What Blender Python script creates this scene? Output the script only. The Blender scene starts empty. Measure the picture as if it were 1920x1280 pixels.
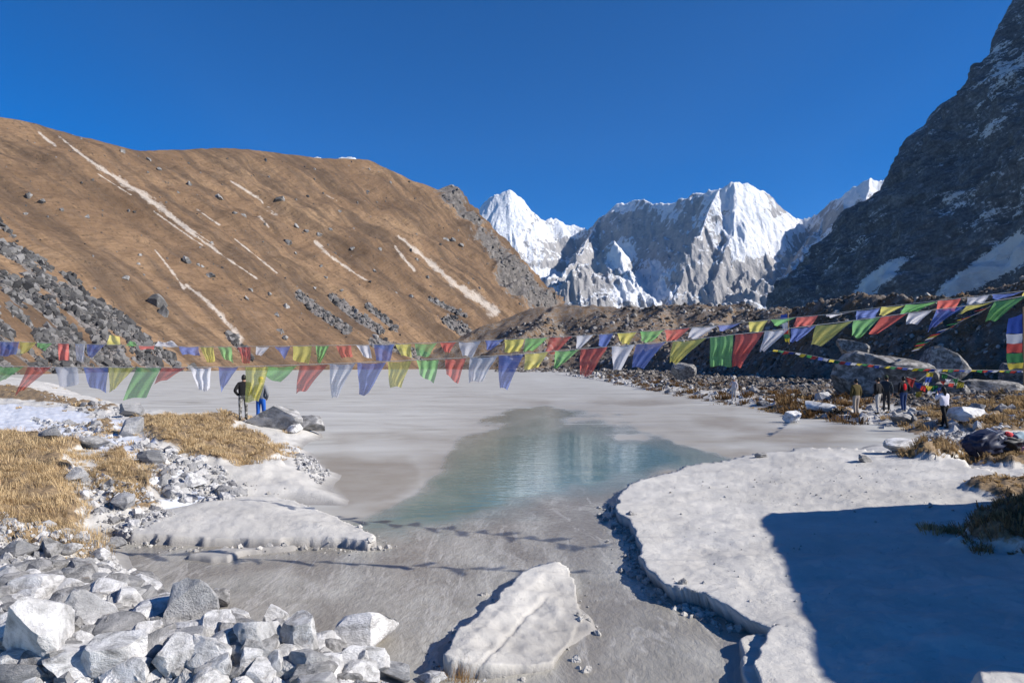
import bpy, bmesh, math, random
import numpy as np
from mathutils import Vector, Matrix, Euler
random.seed(7); RNG = np.random.default_rng(11)
sc = bpy.context.scene
COL = sc.collection

# ------------------------------------------------------------------ camera, sky, sun, exposure
F, CX, HY, H = 1280.0, 960.0, 686.0, 2.7          # focal (px of a 1920 frame), centre, horizon row, eye height
cam = bpy.data.cameras.new('camera'); camo = bpy.data.objects.new('camera', cam); COL.objects.link(camo)
cam.sensor_width = 36; cam.lens = 24; cam.shift_y = (HY - 640) / 1920
cam.clip_start = 0.1; cam.clip_end = 40000
camo.location = (0, 0, H); camo.rotation_euler = (math.radians(90), 0, 0)
sc.camera = camo
SUN_EL, SUN_BACK = math.radians(33), math.radians(14)     # sun on the right, a little behind the camera
S = Vector((math.cos(SUN_EL) * math.cos(SUN_BACK), -math.cos(SUN_EL) * math.sin(SUN_BACK), math.sin(SUN_EL)))
w = bpy.data.worlds.new('World'); sc.world = w; w.use_nodes = True
wt = w.node_tree; wt.nodes.clear()
sky = wt.nodes.new('ShaderNodeTexSky'); sky.sky_type = 'NISHITA'; sky.sun_disc = False
sky.sun_elevation = SUN_EL; sky.sun_rotation = math.atan2(S.x, S.y)
sky.altitude = 5000; sky.air_density = 1.0; sky.dust_density = 0.0; sky.ozone_density = 2.0
bg = wt.nodes.new('ShaderNodeBackground'); bg.inputs[1].default_value = 0.115
out = wt.nodes.new('ShaderNodeOutputWorld')
hs = wt.nodes.new('ShaderNodeHueSaturation'); hs.inputs['Saturation'].default_value = 1.42; hs.inputs['Hue'].default_value = 0.508
wt.links.new(sky.outputs[0], hs.inputs['Color']); wt.links.new(hs.outputs[0], bg.inputs[0]); wt.links.new(bg.outputs[0], out.inputs[0])
sl = bpy.data.lights.new('sun', 'SUN'); sl.energy = 5.0; sl.angle = math.radians(0.53); sl.color = (1.0, 0.945, 0.87)
so = bpy.data.objects.new('sun', sl); COL.objects.link(so)
so.rotation_euler = S.to_track_quat('Z', 'Y').to_euler()
sc.view_settings.view_transform = 'Standard'; sc.view_settings.look = 'None'
sc.view_settings.exposure = 0.50; sc.view_settings.gamma = 1.0
sc.cycles.max_bounces = 6; sc.cycles.transparent_max_bounces = 12

# ------------------------------------------------------------------ helpers
def pt(px, py, d):                                   # a point d metres ahead, seen at pixel (px, py)
    return np.array([(px - CX) / F * d, d, H + (HY - py) / F * d])
def plan(pts, z=0.0):                                # pixels lying on a level z -> plan polygon
    o = []
    for px, py in pts:
        d = (H - z) * F / (py - HY); o.append(((px - CX) / F * d, d))
    return np.array(o)
PERM = RNG.permutation(256); PERM = np.concatenate([PERM, PERM, PERM])
GX, GY, GZ = [g for g in RNG.normal(size=(3, 256))]
_n = np.sqrt(GX**2 + GY**2 + GZ**2); GX, GY, GZ = GX/_n, GY/_n, GZ/_n
def perlin(x, y, z=0.0):
    x, y, z = np.broadcast_arrays(np.asarray(x, float), np.asarray(y, float), np.asarray(z, float))
    xi, yi, zi = np.floor(x).astype(int), np.floor(y).astype(int), np.floor(z).astype(int)
    xf, yf, zf = x - xi, y - yi, z - zi
    xi, yi, zi = xi & 255, yi & 255, zi & 255
    f = lambda t: t*t*t*(t*(t*6-15)+10)
    u, v, w_ = f(xf), f(yf), f(zf)
    r = 0
    for dx in (0, 1):
        for dy in (0, 1):
            for dz in (0, 1):
                h = PERM[PERM[PERM[xi+dx]+yi+dy]+zi+dz]
                g = GX[h]*(xf-dx)+GY[h]*(yf-dy)+GZ[h]*(zf-dz)
                r = r + g*(u if dx else 1-u)*(v if dy else 1-v)*(w_ if dz else 1-w_)
    return r * 1.5
def fbm(x, y, z=0.0, o=4, g=0.5):
    r, a, f = 0, 1.0, 1.0
    for i in range(o):
        r = r + a*perlin(np.asarray(x)*f + 17.3*i, np.asarray(y)*f + 5.1*i, np.asarray(z)*f + 3.7*i); a *= g; f *= 2.03
    return r
def ridged(x, y, z=0.0, o=4, g=0.5):
    r, a, f, wgt = 0, 1.0, 1.0, 1.0
    for i in range(o):
        n = 1 - np.abs(perlin(np.asarray(x)*f + 11.3*i, np.asarray(y)*f + 7.7*i, np.asarray(z)*f + 1.9*i)); n = n*n*wgt
        r = r + a*n; wgt = np.clip(n*1.6, 0, 1); a *= g; f *= 2.1
    return r
def sstep(a, b, x):
    t = np.clip((x-a)/(b-a), 0, 1); return t*t*(3-2*t)
def sdpoly(x, y, poly, M=6.0):                       # signed distance, + inside, -M far outside
    x = np.asarray(x, float); y = np.asarray(y, float); r = np.full(x.shape, -float(M))
    lo, hi = poly.min(0) - M, poly.max(0) + M
    k = (x > lo[0]) & (x < hi[0]) & (y > lo[1]) & (y < hi[1])
    if not k.any(): return r
    X, Y = x[k], y[k]; d2 = np.full(X.shape, 1e12); ins = np.zeros(X.shape, bool)
    n = len(poly)
    for i in range(n):
        ax, ay = poly[i]; bx, by = poly[(i+1) % n]; ex, ey = bx-ax, by-ay
        t = np.clip(((X-ax)*ex+(Y-ay)*ey)/(ex*ex+ey*ey+1e-12), 0, 1)
        d2 = np.minimum(d2, (X-ax-t*ex)**2+(Y-ay-t*ey)**2)
        if ay != by: ins ^= ((ay > Y) != (by > Y)) & (X < (bx-ax)*(Y-ay)/(by-ay)+ax)
    d = np.sqrt(d2); r[k] = np.maximum(np.where(ins, d, -d), -M); return r
def sdline(x, y, pts):                               # distance to a polyline and position along it 0..1
    bd = np.full(np.shape(x), 1e12); bt = np.zeros(np.shape(x)); n = len(pts)-1
    for i in range(n):
        ax, ay = pts[i][:2]; bx, by = pts[i+1][:2]; ex, ey = bx-ax, by-ay
        t = np.clip(((x-ax)*ex+(y-ay)*ey)/(ex*ex+ey*ey+1e-12), 0, 1)
        d = np.hypot(x-ax-t*ex, y-ay-t*ey); k = d < bd
        bd = np.where(k, d, bd); bt = np.where(k, (i+t)/n, bt)
    return bd, bt
def obj(name, me, mat=None, parent=None, label=None, cat=None, group=None, kind=None):
    o = bpy.data.objects.new(name, me); COL.objects.link(o)
    if mat is not None and me is not None and len(me.materials) == 0: me.materials.append(mat)
    if parent is not None: o.parent = parent
    if label: o['label'] = label
    if cat: o['category'] = cat
    if group: o['group'] = group
    if kind: o['kind'] = kind
    return o
def mesh(name, V, Fc, smooth=True, attr=None, an='mask'):
    V = np.asarray(V, np.float32).reshape(-1, 3); Fc = np.asarray(Fc, np.int32)
    me = bpy.data.meshes.new(name); k = Fc.shape[1]
    me.vertices.add(len(V)); me.vertices.foreach_set('co', V.ravel())
    me.loops.add(Fc.size); me.loops.foreach_set('vertex_index', Fc.ravel())
    me.polygons.add(len(Fc)); me.polygons.foreach_set('loop_start', np.arange(0, Fc.size, k, dtype=np.int32))
    me.polygons.foreach_set('use_smooth', np.full(len(Fc), smooth))
    if attr is not None:
        A = np.ones((len(V), 4), np.float32); A[:, :attr.shape[1]] = attr
        a = me.attributes.new(an, 'FLOAT_COLOR', 'POINT'); a.data.foreach_set('color', A.ravel())
    me.update(calc_edges=True); me.validate(); return me
def gridfaces(n, m):
    i = np.arange(n*m).reshape(n, m)
    return np.stack([i[:-1, :-1], i[:-1, 1:], i[1:, 1:], i[1:, :-1]], -1).reshape(-1, 4)
# ---- nodes
class Mat:
    def __init__(s, name):
        s.m = bpy.data.materials.new(name); s.m.use_nodes = True; s.t = s.m.node_tree; s.t.nodes.clear()
        s.o = s.t.nodes.new('ShaderNodeOutputMaterial')
    def n(s, ty, **kw):
        nd = s.t.nodes.new(ty)
        for k, v in kw.items():
            if k.startswith('i_'):
                key = k[2:]; key = int(key) if key.isdigit() else key.replace('_', ' ')
                s.set(nd.inputs[key], v)
            else: setattr(nd, k, v)
        return nd
    def set(s, sock, v):
        if isinstance(v, bpy.types.NodeSocket): s.t.links.new(v, sock)
        else: sock.default_value = (*v, 1) if isinstance(v, tuple) and len(v) == 3 and sock.type == 'RGBA' else v
    def mix(s, f, a, b, mode='MIX'):
        nd = s.t.nodes.new('ShaderNodeMix'); nd.data_type = 'RGBA'; nd.blend_type = mode
        s.set(nd.inputs[0], f); s.set(nd.inputs[6], a); s.set(nd.inputs[7], b); return nd.outputs[2]
    def math(s, op, a, b=0.5, c=None, clamp=False):
        nd = s.t.nodes.new('ShaderNodeMath'); nd.operation = op; nd.use_clamp = clamp
        s.set(nd.inputs[0], a); s.set(nd.inputs[1], b)
        if c is not None: s.set(nd.inputs[2], c)
        return nd.outputs[0]
    def ramp(s, f, stops, interp='LINEAR'):
        nd = s.t.nodes.new('ShaderNodeValToRGB'); cr = nd.color_ramp; cr.interpolation = interp
        while len(cr.elements) < len(stops): cr.elements.new(0.5)
        for e, (p, c) in zip(cr.elements, stops):
            e.position = p; e.color = (*c, 1) if not isinstance(c, (int, float)) else (c, c, c, 1)
        s.set(nd.inputs[0], f); return nd.outputs[0]
    def noise(s, vec, scale, detail=6, rough=0.55, dist=0.0, out=0):
        nd = s.n('ShaderNodeTexNoise'); s.set(nd.inputs['Scale'], scale); nd.inputs['Detail'].default_value = detail
        nd.inputs['Roughness'].default_value = rough; nd.inputs['Distortion'].default_value = dist
        if vec is not None: s.set(nd.inputs['Vector'], vec)
        return nd.outputs[out]
    def pos(s): return s.n('ShaderNodeNewGeometry').outputs['Position']
    def map(s, vec, scale=(1, 1, 1), rot=(0, 0, 0), loc=(0, 0, 0)):
        nd = s.n('ShaderNodeMapping'); s.set(nd.inputs[0], vec); nd.inputs['Location'].default_value = loc
        nd.inputs['Rotation'].default_value = rot; nd.inputs['Scale'].default_value = scale; return nd.outputs[0]
    def attr(s, name='mask', sep=True):
        a = s.n('ShaderNodeAttribute'); a.attribute_name = name
        if not sep: return a.outputs['Color']
        q = s.n('ShaderNodeSeparateColor'); s.set(q.inputs[0], a.outputs['Color']); return q.outputs[0], q.outputs[1], q.outputs[2]
    def bump(s, h, strength=0.5, dist=0.05, normal=None):
        b = s.n('ShaderNodeBump'); s.set(b.inputs['Strength'], strength); s.set(b.inputs['Distance'], dist); s.set(b.inputs['Height'], h)
        if normal is not None: s.set(b.inputs['Normal'], normal)
        return b.outputs[0]
    def bsdf(s, color, rough=0.9, normal=None, spec=0.3, **kw):
        b = s.n('ShaderNodeBsdfPrincipled'); s.set(b.inputs['Base Color'], color); s.set(b.inputs['Roughness'], rough)
        s.set(b.inputs['Specular IOR Level'], spec)
        if normal is not None: s.set(b.inputs['Normal'], normal)
        for k, v in kw.items(): s.set(b.inputs[k.replace('_', ' ')], v)
        s.t.links.new(b.outputs[0], s.o.inputs[0]); return b

# ------------------------------------------------------------------ materials
def mat_far():
    m = Mat('far_rock_and_snow'); p = m.pos(); sn, gl, _ = m.attr()
    geo = m.n('ShaderNodeNewGeometry'); sep = m.n('ShaderNodeSeparateXYZ'); m.set(sep.inputs[0], geo.outputs['Normal'])
    n1 = m.noise(p, 0.004, 8, 0.65); n2 = m.noise(m.map(p, (1, 1, 0.25)), 0.012, 8, 0.7); n3 = m.noise(p, 0.03, 6, 0.7)
    rock = m.ramp(n2, [(0.3, (0.27, 0.27, 0.28)), (0.5, (0.40, 0.39, 0.385)), (0.72, (0.52, 0.49, 0.455))])
    v = m.math('ADD', sn, m.math('MULTIPLY', m.math('SUBTRACT', n2, 0.5), 2.2))
    v = m.math('ADD', v, m.math('MULTIPLY', m.math('SUBTRACT', sep.outputs[2], 0.55), 1.3))
    v = m.math('ADD', v, m.math('MULTIPLY', m.math('SUBTRACT', n3, 0.5), 0.9))
    f = m.ramp(v, [(0.46, 0.0), (0.60, 1.0)])
    col = m.mix(f, rock, (0.86, 0.88, 0.91))
    hb = m.math('ADD', n1, m.math('MULTIPLY', n2, 0.6))
    m.bsdf(col, 0.85, m.bump(hb, 0.9, 90.0, m.bump(n3, 0.6, 18.0)), 0.2); return m.m
def mat_wall():
    m = Mat('dark_cliff_rock'); p = m.pos(); sn, a, b = m.attr()
    st = m.map(m.map(p, (1, 1, 1), (math.radians(27), 0, 0)), (0.20, 0.14, 1.0))
    n1 = m.noise(st, 0.017, 10, 0.7, 0.6); n2 = m.noise(st, 0.055, 10, 0.75, 0.5); n3 = m.noise(p, 0.03, 8, 0.75); n4 = m.noise(p, 0.11, 4, 0.7)
    rock = m.ramp(m.math('ADD', m.math('MULTIPLY', n2, 0.4), m.math('ADD', m.math('MULTIPLY', n3, 0.3), m.math('MULTIPLY', n4, 0.3))), [(0.40, (0.042, 0.047, 0.056)), (0.5, (0.125, 0.132, 0.145)), (0.60, (0.31, 0.315, 0.325))])
    v = m.math('ADD', sn, m.math('MULTIPLY', m.math('SUBTRACT', n1, 0.5), 1.5))
    v = m.math('ADD', v, m.math('MULTIPLY', m.math('SUBTRACT', n2, 0.5), 1.6)); v = m.math('ADD', v, m.math('ADD', m.math('MULTIPLY', m.math('SUBTRACT', n3, 0.5), 0.9), m.math('MULTIPLY', m.math('SUBTRACT', n4, 0.5), 0.9)))
    f = m.ramp(v, [(0.46, 0.0), (0.58, 1.0)])
    col = m.mix(f, rock, (0.75, 0.77, 0.80))
    m.bsdf(col, 0.9, m.bump(n1, 1.0, 25.0, m.bump(m.math('ADD', n2, n4), 0.9, 6.0)), 0.2); return m.m
def mat_hill():
    m = Mat('dry_grass_hillside'); p = m.pos(); scar, rock, talus = m.attr()
    n1 = m.noise(m.map(p, (1, 0.35, 1)), 0.012, 8, 0.6); n2 = m.noise(p, 0.12, 8, 0.65); n3 = m.noise(p, 0.6, 4, 0.6)
    fa = m.attr('flow', False); fl = m.noise(m.map(fa, (1.0, 0.10, 1)), 3.2, 8, 0.68, 0.3); fl2 = m.noise(m.map(fa, (1.0, 0.16, 1)), 14.0, 6, 0.65, 0.2)
    # narrow contour-wise terracettes
    tr = m.noise(m.map(fa, (0.10, 1.0, 1)), 55.0, 4, 0.6)
    grass = m.ramp(n1, [(0.3, (0.13, 0.083, 0.052)), (0.5, (0.215, 0.138, 0.084)), (0.7, (0.30, 0.20, 0.12))])
    grass = m.mix(m.ramp(fl, [(0.46, 0.0), (0.58, 0.9)]), grass, (0.10, 0.070, 0.050)); grass = m.mix(m.ramp(fl2, [(0.52, 0.0), (0.68, 0.6)]), grass, (0.15, 0.11, 0.082)); grass = m.mix(m.ramp(fl2, [(0.28, 0.5), (0.42, 0.0)]), grass, (0.34, 0.225, 0.125))
    grass = m.mix(m.ramp(n2, [(0.55, 0.0), (0.72, 0.55)]), grass, (0.085, 0.055, 0.035))
    grass = m.mix(m.ramp(tr, [(0.42, 0.35), (0.55, 0.0)]), grass, (0.10, 0.062, 0.033))
    sp = m.noise(p, 0.33, 4, 0.6); grass = m.mix(m.ramp(sp, [(0.60, 0.0), (0.66, 0.75)]), grass, (0.062, 0.047, 0.036))
    rk = m.ramp(n2, [(0.3, (0.06, 0.056, 0.055)), (0.55, (0.16, 0.145, 0.135)), (0.8, (0.32, 0.30, 0.28))])
    col = m.mix(m.ramp(m.math('ADD', rock, m.math('MULTIPLY', m.math('SUBTRACT', n2, 0.5), 1.4)), [(0.4, 0.0), (0.6, 1.0)]), grass, rk)
    col = m.mix(m.ramp(m.math('ADD', talus, m.math('MULTIPLY', m.math('SUBTRACT', n2, 0.5), 1.6)), [(0.45, 0.0), (0.6, 0.9)]), col,
                m.ramp(n3, [(0.3, (0.07, 0.065, 0.065)), (0.7, (0.26, 0.245, 0.235))]))
    sc_ = m.ramp(m.math('ADD', m.math('ADD', scar, m.math('MULTIPLY', m.math('SUBTRACT', n2, 0.5), 1.7)), m.math('MULTIPLY', m.math('SUBTRACT', n3, 0.5), 0.8)), [(0.36, 0.0), (0.85, 0.85)])
    col = m.mix(sc_, col, m.mix(n3, (0.33, 0.28, 0.235), (0.58, 0.52, 0.455)))
    m.bsdf(col, 0.95, m.bump(n2, 0.7, 3.0, m.bump(tr, 0.35, 0.8)), 0.1); return m.m
def mat_ground():
    m = Mat('silt_grass_and_moraine'); p = m.pos(); gr, ic, mo = m.attr()
    n1 = m.noise(p, 1.3, 8, 0.6); n2 = m.noise(p, 14, 6, 0.65); n3 = m.noise(p, 70, 3, 0.6); nb = m.noise(p, 0.25, 6, 0.6)
    rip = m.noise(m.map(p, (1, 1.5, 1), (0, 0, 0.5)), 7.5, 8, 0.66, 0.9); dim = m.noise(p, 17, 8, 0.72)
    sep = m.n('ShaderNodeSeparateXYZ'); m.set(sep.inputs[0], p)
    sand = m.ramp(n1, [(0.3, (0.48, 0.46, 0.425)), (0.6, (0.59, 0.57, 0.53)), (0.8, (0.55, 0.52, 0.475))])
    sand = m.mix(m.ramp(n3, [(0.55, 0.0), (0.75, 0.35)]), sand, (0.36, 0.35, 0.34))
    sand = m.mix(m.ramp(rip, [(0.30, 0.45), (0.40, 0.0)]), sand, (0.27, 0.26, 0.245)); sand = m.mix(m.ramp(nb, [(0.45, 0.0), (0.66, 0.6)]), sand, (0.41, 0.39, 0.355))
    wet = m.ramp(m.math('ADD', sep.outputs[2], m.math('MULTIPLY', m.math('SUBTRACT', n1, 0.5), 0.12)), [(0.02, 1.0), (0.14, 0.0)])
    sand = m.mix(wet, sand, (0.29, 0.275, 0.255))
    soil = m.ramp(n2, [(0.3, (0.075, 0.058, 0.042)), (0.55, (0.24, 0.17, 0.10)), (0.8, (0.42, 0.30, 0.17))])
    ice = m.ramp(n1, [(0.3, (0.56, 0.60, 0.68)), (0.6, (0.74, 0.77, 0.82)), (0.8, (0.62, 0.64, 0.68))])
    n4 = m.noise(p, 0.9, 9, 0.7); n5 = m.noise(p, 4.0, 6, 0.7)
    mor = m.ramp(n4, [(0.28, (0.075, 0.063, 0.052)), (0.5, (0.18, 0.15, 0.124)), (0.75, (0.31, 0.27, 0.235))])
    mor = m.mix(m.ramp(nb, [(0.44, 0.0), (0.58, 0.85)]), mor, m.ramp(n5, [(0.3, (0.10, 0.058, 0.026)), (0.7, (0.23, 0.135, 0.056))]))
    n6 = m.noise(p, 0.55, 3, 0.6); mor = m.mix(m.ramp(n5, [(0.58, 0.0), (0.68, 0.8)]), mor, (0.38, 0.365, 0.35)); mor = m.mix(m.ramp(n6, [(0.62, 0.0), (0.67, 0.7)]), mor, (0.36, 0.345, 0.33))
    col = m.mix(mo, sand, mor)
    col = m.mix(m.ramp(m.math('ADD', gr, m.math('MULTIPLY', m.math('SUBTRACT', n2, 0.5), 0.8)), [(0.35, 0.0), (0.6, 1.0)]), col, soil)
    icf = m.ramp(m.math('ADD', ic, m.math('MULTIPLY', m.math('SUBTRACT', n1, 0.5), 0.8)), [(0.4, 0.0), (0.6, 1.0)])
    col = m.mix(icf, col, ice)
    rough = m.math('SUBTRACT', 0.95, m.math('MULTIPLY', m.math('MAXIMUM', icf, m.math('MULTIPLY', wet, 0.6)), 0.6))
    h = m.math('ADD', m.math('MULTIPLY', dim, 0.75), m.math('ADD', m.math('MULTIPLY', m.ramp(rip, [(0.30, 0.0), (0.42, 1.0)]), 0.30), m.math('MULTIPLY', n3, 0.2)))
    nb2 = m.bump(n5, m.math('MULTIPLY', mo, 0.9), 0.5)
    m.bsdf(col, rough, m.bump(h, m.math('SUBTRACT', 0.5, m.math('MULTIPLY', icf, 0.3)), 0.045, nb2), 0.3); return m.m
def mat_lake():
    m = Mat('ice_and_meltwater'); p = m.pos(); ice, pool, sed = m.attr()
    sw = m.noise(m.map(p, (0.5, 1.0, 1), (0, 0, 0.25)), 0.20, 8, 0.62, 2.4)
    st = m.noise(m.map(p, (0.12, 1.0, 1)), 0.5, 6, 0.6, 0.8)
    n1 = m.noise(p, 1.2, 6, 0.6, 0.4); flow = m.noise(m.map(p, (1, 0.45, 1), (0, 0, 0.45)), 1.7, 7, 0.62, 1.2)
    icec = m.ramp(sw, [(0.3, (0.30, 0.285, 0.25)), (0.46, (0.46, 0.452, 0.415)), (0.7, (0.56, 0.557, 0.52))])
    icec = m.mix(m.ramp(st, [(0.45, 0.0), (0.66, 0.4)]), icec, (0.40, 0.395, 0.38)); st2 = m.noise(m.map(p, (0.05, 0.6, 1), (0, 0, -0.06)), 0.35, 5, 0.6, 0.5); icec = m.mix(m.ramp(st2, [(0.52, 0.0), (0.70, 0.22)]), icec, (0.60, 0.60, 0.59))
    icec = m.mix(m.math('MULTIPLY', sed, m.ramp(n1, [(0.3, 0.75), (0.7, 1.0)])), icec, (0.25, 0.217, 0.175))
    bed = m.ramp(flow, [(0.3, (0.24, 0.23, 0.20)), (0.5, (0.36, 0.345, 0.305)), (0.72, (0.47, 0.453, 0.405))])
    turq = m.ramp(sw, [(0.3, (0.065, 0.125, 0.128)), (0.55, (0.10, 0.185, 0.185)), (0.75, (0.17, 0.24, 0.225))])
    big = m.noise(m.map(p, (1, 0.5, 1), (0, 0, 0.45)), 0.55, 5, 0.6, 1.0); bed = m.mix(m.ramp(big, [(0.42, 0.0), (0.60, 0.85)]), bed, (0.215, 0.195, 0.165)); lin = m.noise(m.map(p, (1.0, 0.22, 1), (0, 0, 0.9)), 2.6, 5, 0.6, 1.5); bed = m.mix(m.ramp(lin, [(0.56, 0.0), (0.62, 0.5), (0.68, 0.0)]), bed, (0.50, 0.48, 0.44)); bed = m.mix(m.ramp(big, [(0.28, 0.6), (0.40, 0.0)]), bed, (0.47, 0.45, 0.42))
    wat = m.mix(pool, bed, turq)
    f = m.ramp(m.math('ADD', ice, m.math('MULTIPLY', m.math('SUBTRACT', sw, 0.5), 0.5)), [(0.4, 0.0), (0.6, 1.0)])
    col = m.mix(f, wat, icec)
    rp = m.noise(m.map(p, (0.6, 1.6, 1)), 3.2, 3, 0.55); rs = m.noise(m.map(p, (1, 0.5, 1), (0, 0, 0.5)), 13.0, 6, 0.65, 0.35)
    h = m.math('ADD', m.math('MULTIPLY', m.math('MULTIPLY', rp, pool), 0.22), m.math('MULTIPLY', m.math('MULTIPLY', rs, m.math('SUBTRACT', 1.0, pool)), 0.7))
    nm = m.bump(h, m.math('MULTIPLY', m.math('SUBTRACT', 1.0, f), 0.55), 0.06)
    rough = m.mix(f, m.mix(pool, (0.10,)*3, (0.03,)*3), m.ramp(st, [(0.3, (0.55,)*3), (0.7, (0.34,)*3)]))
    b = m.bsdf(col, rough, nm, m.mix(f, (0.5,)*3, (0.2,)*3)); b.inputs['IOR'].default_value = 1.33; return m.m
def mat_stone(name, dark=(0.17, 0.165, 0.16), mid=(0.42, 0.41, 0.40), light=(0.66, 0.655, 0.65), sc=1.0, vary=True, orange=0.0):
    m = Mat(name); tc = m.n('ShaderNodeTexCoord').outputs['Object']; oi = m.n('ShaderNodeObjectInfo')
    add = m.n('ShaderNodeVectorMath', operation='ADD'); m.set(add.inputs[0], tc)
    mul = m.math('MULTIPLY', oi.outputs['Random'], 60.0); cmb = m.n('ShaderNodeCombineXYZ'); m.set(cmb.inputs[0], mul); m.set(cmb.inputs[1], mul)
    m.set(add.inputs[1], cmb.outputs[0]); v = add.outputs[0]
    n1 = m.noise(v, 1.6*sc, 8, 0.66, 0.5); n2 = m.noise(v, 14*sc, 6, 0.7); n3 = m.noise(m.map(v, (0.5, 0.5, 3.0), (0.5, 0.3, 0)), 2.4*sc, 6, 0.6, 0.8)
    base = m.ramp(n1, [(0.30, dark), (0.46, mid), (0.60, light)])
    if vary:
        base = m.mix(m.ramp(oi.outputs['Random'], [(0.0, 0.0), (0.7, 0.1), (0.85, 0.6), (1.0, 0.75)]), base, m.ramp(n3, [(0.3, (0.15, 0.155, 0.165)), (0.7, (0.34, 0.34, 0.345))]))
    base = m.mix(m.ramp(n2, [(0.58, 0.0), (0.70, 0.7)]), base, (0.13, 0.125, 0.12))
    base = m.mix(m.ramp(n3, [(0.62, 0.0), (0.75, 0.25 + orange)]), base, (0.40, 0.25, 0.13))
    h = m.math('ADD', m.math('MULTIPLY', n2, 0.5), m.math('ADD', n1, m.math('MULTIPLY', n3, 0.12)))
    m.bsdf(base, 0.9, m.bump(h, 0.75, 0.08/sc), 0.2); return m.m
def mat_rubble(name='rubble_rock', k=1.0):
    m = Mat(name); t = m.attr('tint', False); p = m.pos(); n = m.noise(p, 3.0*k, 5, 0.65)
    m.bsdf(m.mix(m.ramp(n, [(0.35, 0.0), (0.65, 0.6)]), t, m.mix(0.55, t, (0.05, 0.047, 0.045))), 0.92, m.bump(n, 0.6, 0.3/k), 0.15); return m.m
def mat_grass():
    m = Mat('dry_grass_blades'); t = m.attr('tint', False)
    d = m.n('ShaderNodeBsdfDiffuse'); m.set(d.inputs[0], t); tr = m.n('ShaderNodeBsdfTranslucent'); m.set(tr.inputs[0], t)
    mx = m.n('ShaderNodeMixShader'); mx.inputs[0].default_value = 0.3; m.set(mx.inputs[1], d.outputs[0]); m.set(mx.inputs[2], tr.outputs[0])
    m.t.links.new(mx.outputs[0], m.o.inputs[0]); return m.m
def mat_cloth(name, col, sheer=0.32):
    m = Mat(name); uv = m.n('ShaderNodeTexCoord').outputs['UV']; oi = m.n('ShaderNodeObjectInfo')
    wv = m.noise(m.map(uv, (60, 60, 1)), 3.0, 2); blot = m.noise(m.map(uv, (2, 2, 1)), 2.0, 4)
    pr = m.noise(m.map(uv, (16, 30, 1)), 1.0, 2, 0.5); rows = m.n('ShaderNodeTexWave', wave_type='BANDS', bands_direction='Y'); m.set(rows.inputs[0], uv); rows.inputs['Scale'].default_value = 4.2; rows.inputs['Distortion'].default_value = 2.5; rows.inputs['Detail'].default_value = 3   # faded rows of block print
    fr_ = m.math('MULTIPLY', m.ramp(pr, [(0.46, 0.0), (0.52, 1.0)]), m.ramp(rows.outputs[1], [(0.4, 0.0), (0.55, 1.0)]))
    c = m.mix(m.math('MULTIPLY', fr_, 0.24), col, tuple(x*0.3 for x in col))
    c = m.mix(m.ramp(blot, [(0.35, 0.0), (0.75, 0.28)]), c, tuple(min(1, x*1.25+0.05) for x in col))
    c = m.mix(m.math('MULTIPLY', oi.outputs['Random'], 0.25), c, tuple(0.6*x+0.22 for x in col))
    d = m.n('ShaderNodeBsdfDiffuse'); m.set(d.inputs[0], c); t = m.n('ShaderNodeBsdfTranslucent'); m.set(t.inputs[0], c)
    a = m.n('ShaderNodeMixShader'); a.inputs[0].default_value = 0.48; m.set(a.inputs[1], d.outputs[0]); m.set(a.inputs[2], t.outputs[0])
    tp = m.n('ShaderNodeBsdfTransparent'); b = m.n('ShaderNodeMixShader')
    m.set(b.inputs[0], m.math('MULTIPLY', m.ramp(wv, [(0.4, 0.6), (0.6, 1.0)]), sheer)); m.set(b.inputs[1], a.outputs[0]); m.set(b.inputs[2], tp.outputs[0])
    m.t.links.new(b.outputs[0], m.o.inputs[0]); return m.m
def mat_plain(name, col, rough=0.85, nscale=40, amt=0.35):
    m = Mat(name); tc = m.n('ShaderNodeTexCoord').outputs['Object']; n = m.noise(tc, nscale, 4)
    m.bsdf(m.mix(m.math('MULTIPLY', n, amt), col, tuple(x*0.45 for x in col)), rough, m.bump(n, 0.3, 0.01), 0.25); return m.m
M_far, M_wall, M_hill, M_ground, M_lake = mat_far(), mat_wall(), mat_hill(), mat_ground(), mat_lake()
M_stone = mat_stone('pale_granite', (0.20, 0.195, 0.19), (0.55, 0.54, 0.53), (0.80, 0.79, 0.78)); M_dstone = mat_stone('grey_schist', (0.10, 0.10, 0.10), (0.24, 0.235, 0.23), (0.44, 0.43, 0.42), 1.0)
M_ostone = mat_stone('orange_streaked_granite', orange=0.6); M_big = mat_stone('lichened_boulder', (0.05, 0.048, 0.046), (0.13, 0.126, 0.122), (0.33, 0.32, 0.31), 3.5, False)
M_hrock = mat_stone('hillside_rock', (0.05, 0.05, 0.052), (0.15, 0.145, 0.14), (0.33, 0.32, 0.31), 0.25, False)
M_rub = mat_rubble(); M_grass = mat_grass()
CLOTH = {'b': (0.17, 0.25, 0.62), 'w': (0.80, 0.80, 0.86), 'r': (0.78, 0.17, 0.14), 'g': (0.24, 0.56, 0.20), 'y': (0.86, 0.76, 0.20)}
M_cl = {k: mat_cloth('flag_cloth_' + n, CLOTH[k]) for k, n in zip('bwrgy', ('blue', 'white', 'red', 'green', 'yellow'))}
VIV = {'b': (0.015, 0.06, 0.33), 'w': (0.55, 0.57, 0.63), 'r': (0.48, 0.035, 0.025), 'g': (0.03, 0.20, 0.06), 'y': (0.62, 0.50, 0.04)}  # vivid flag colours, darkened to put the boulder's shade into them
M_vv = {k: mat_cloth('shade_dulled_flag_cloth_' + n, VIV[k], 0.0) for k, n in zip('bwrgy', ('blue', 'white', 'red', 'green', 'yellow'))}
CNAME = {'b': 'blue', 'w': 'white', 'r': 'red', 'g': 'green', 'y': 'yellow'}
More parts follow.
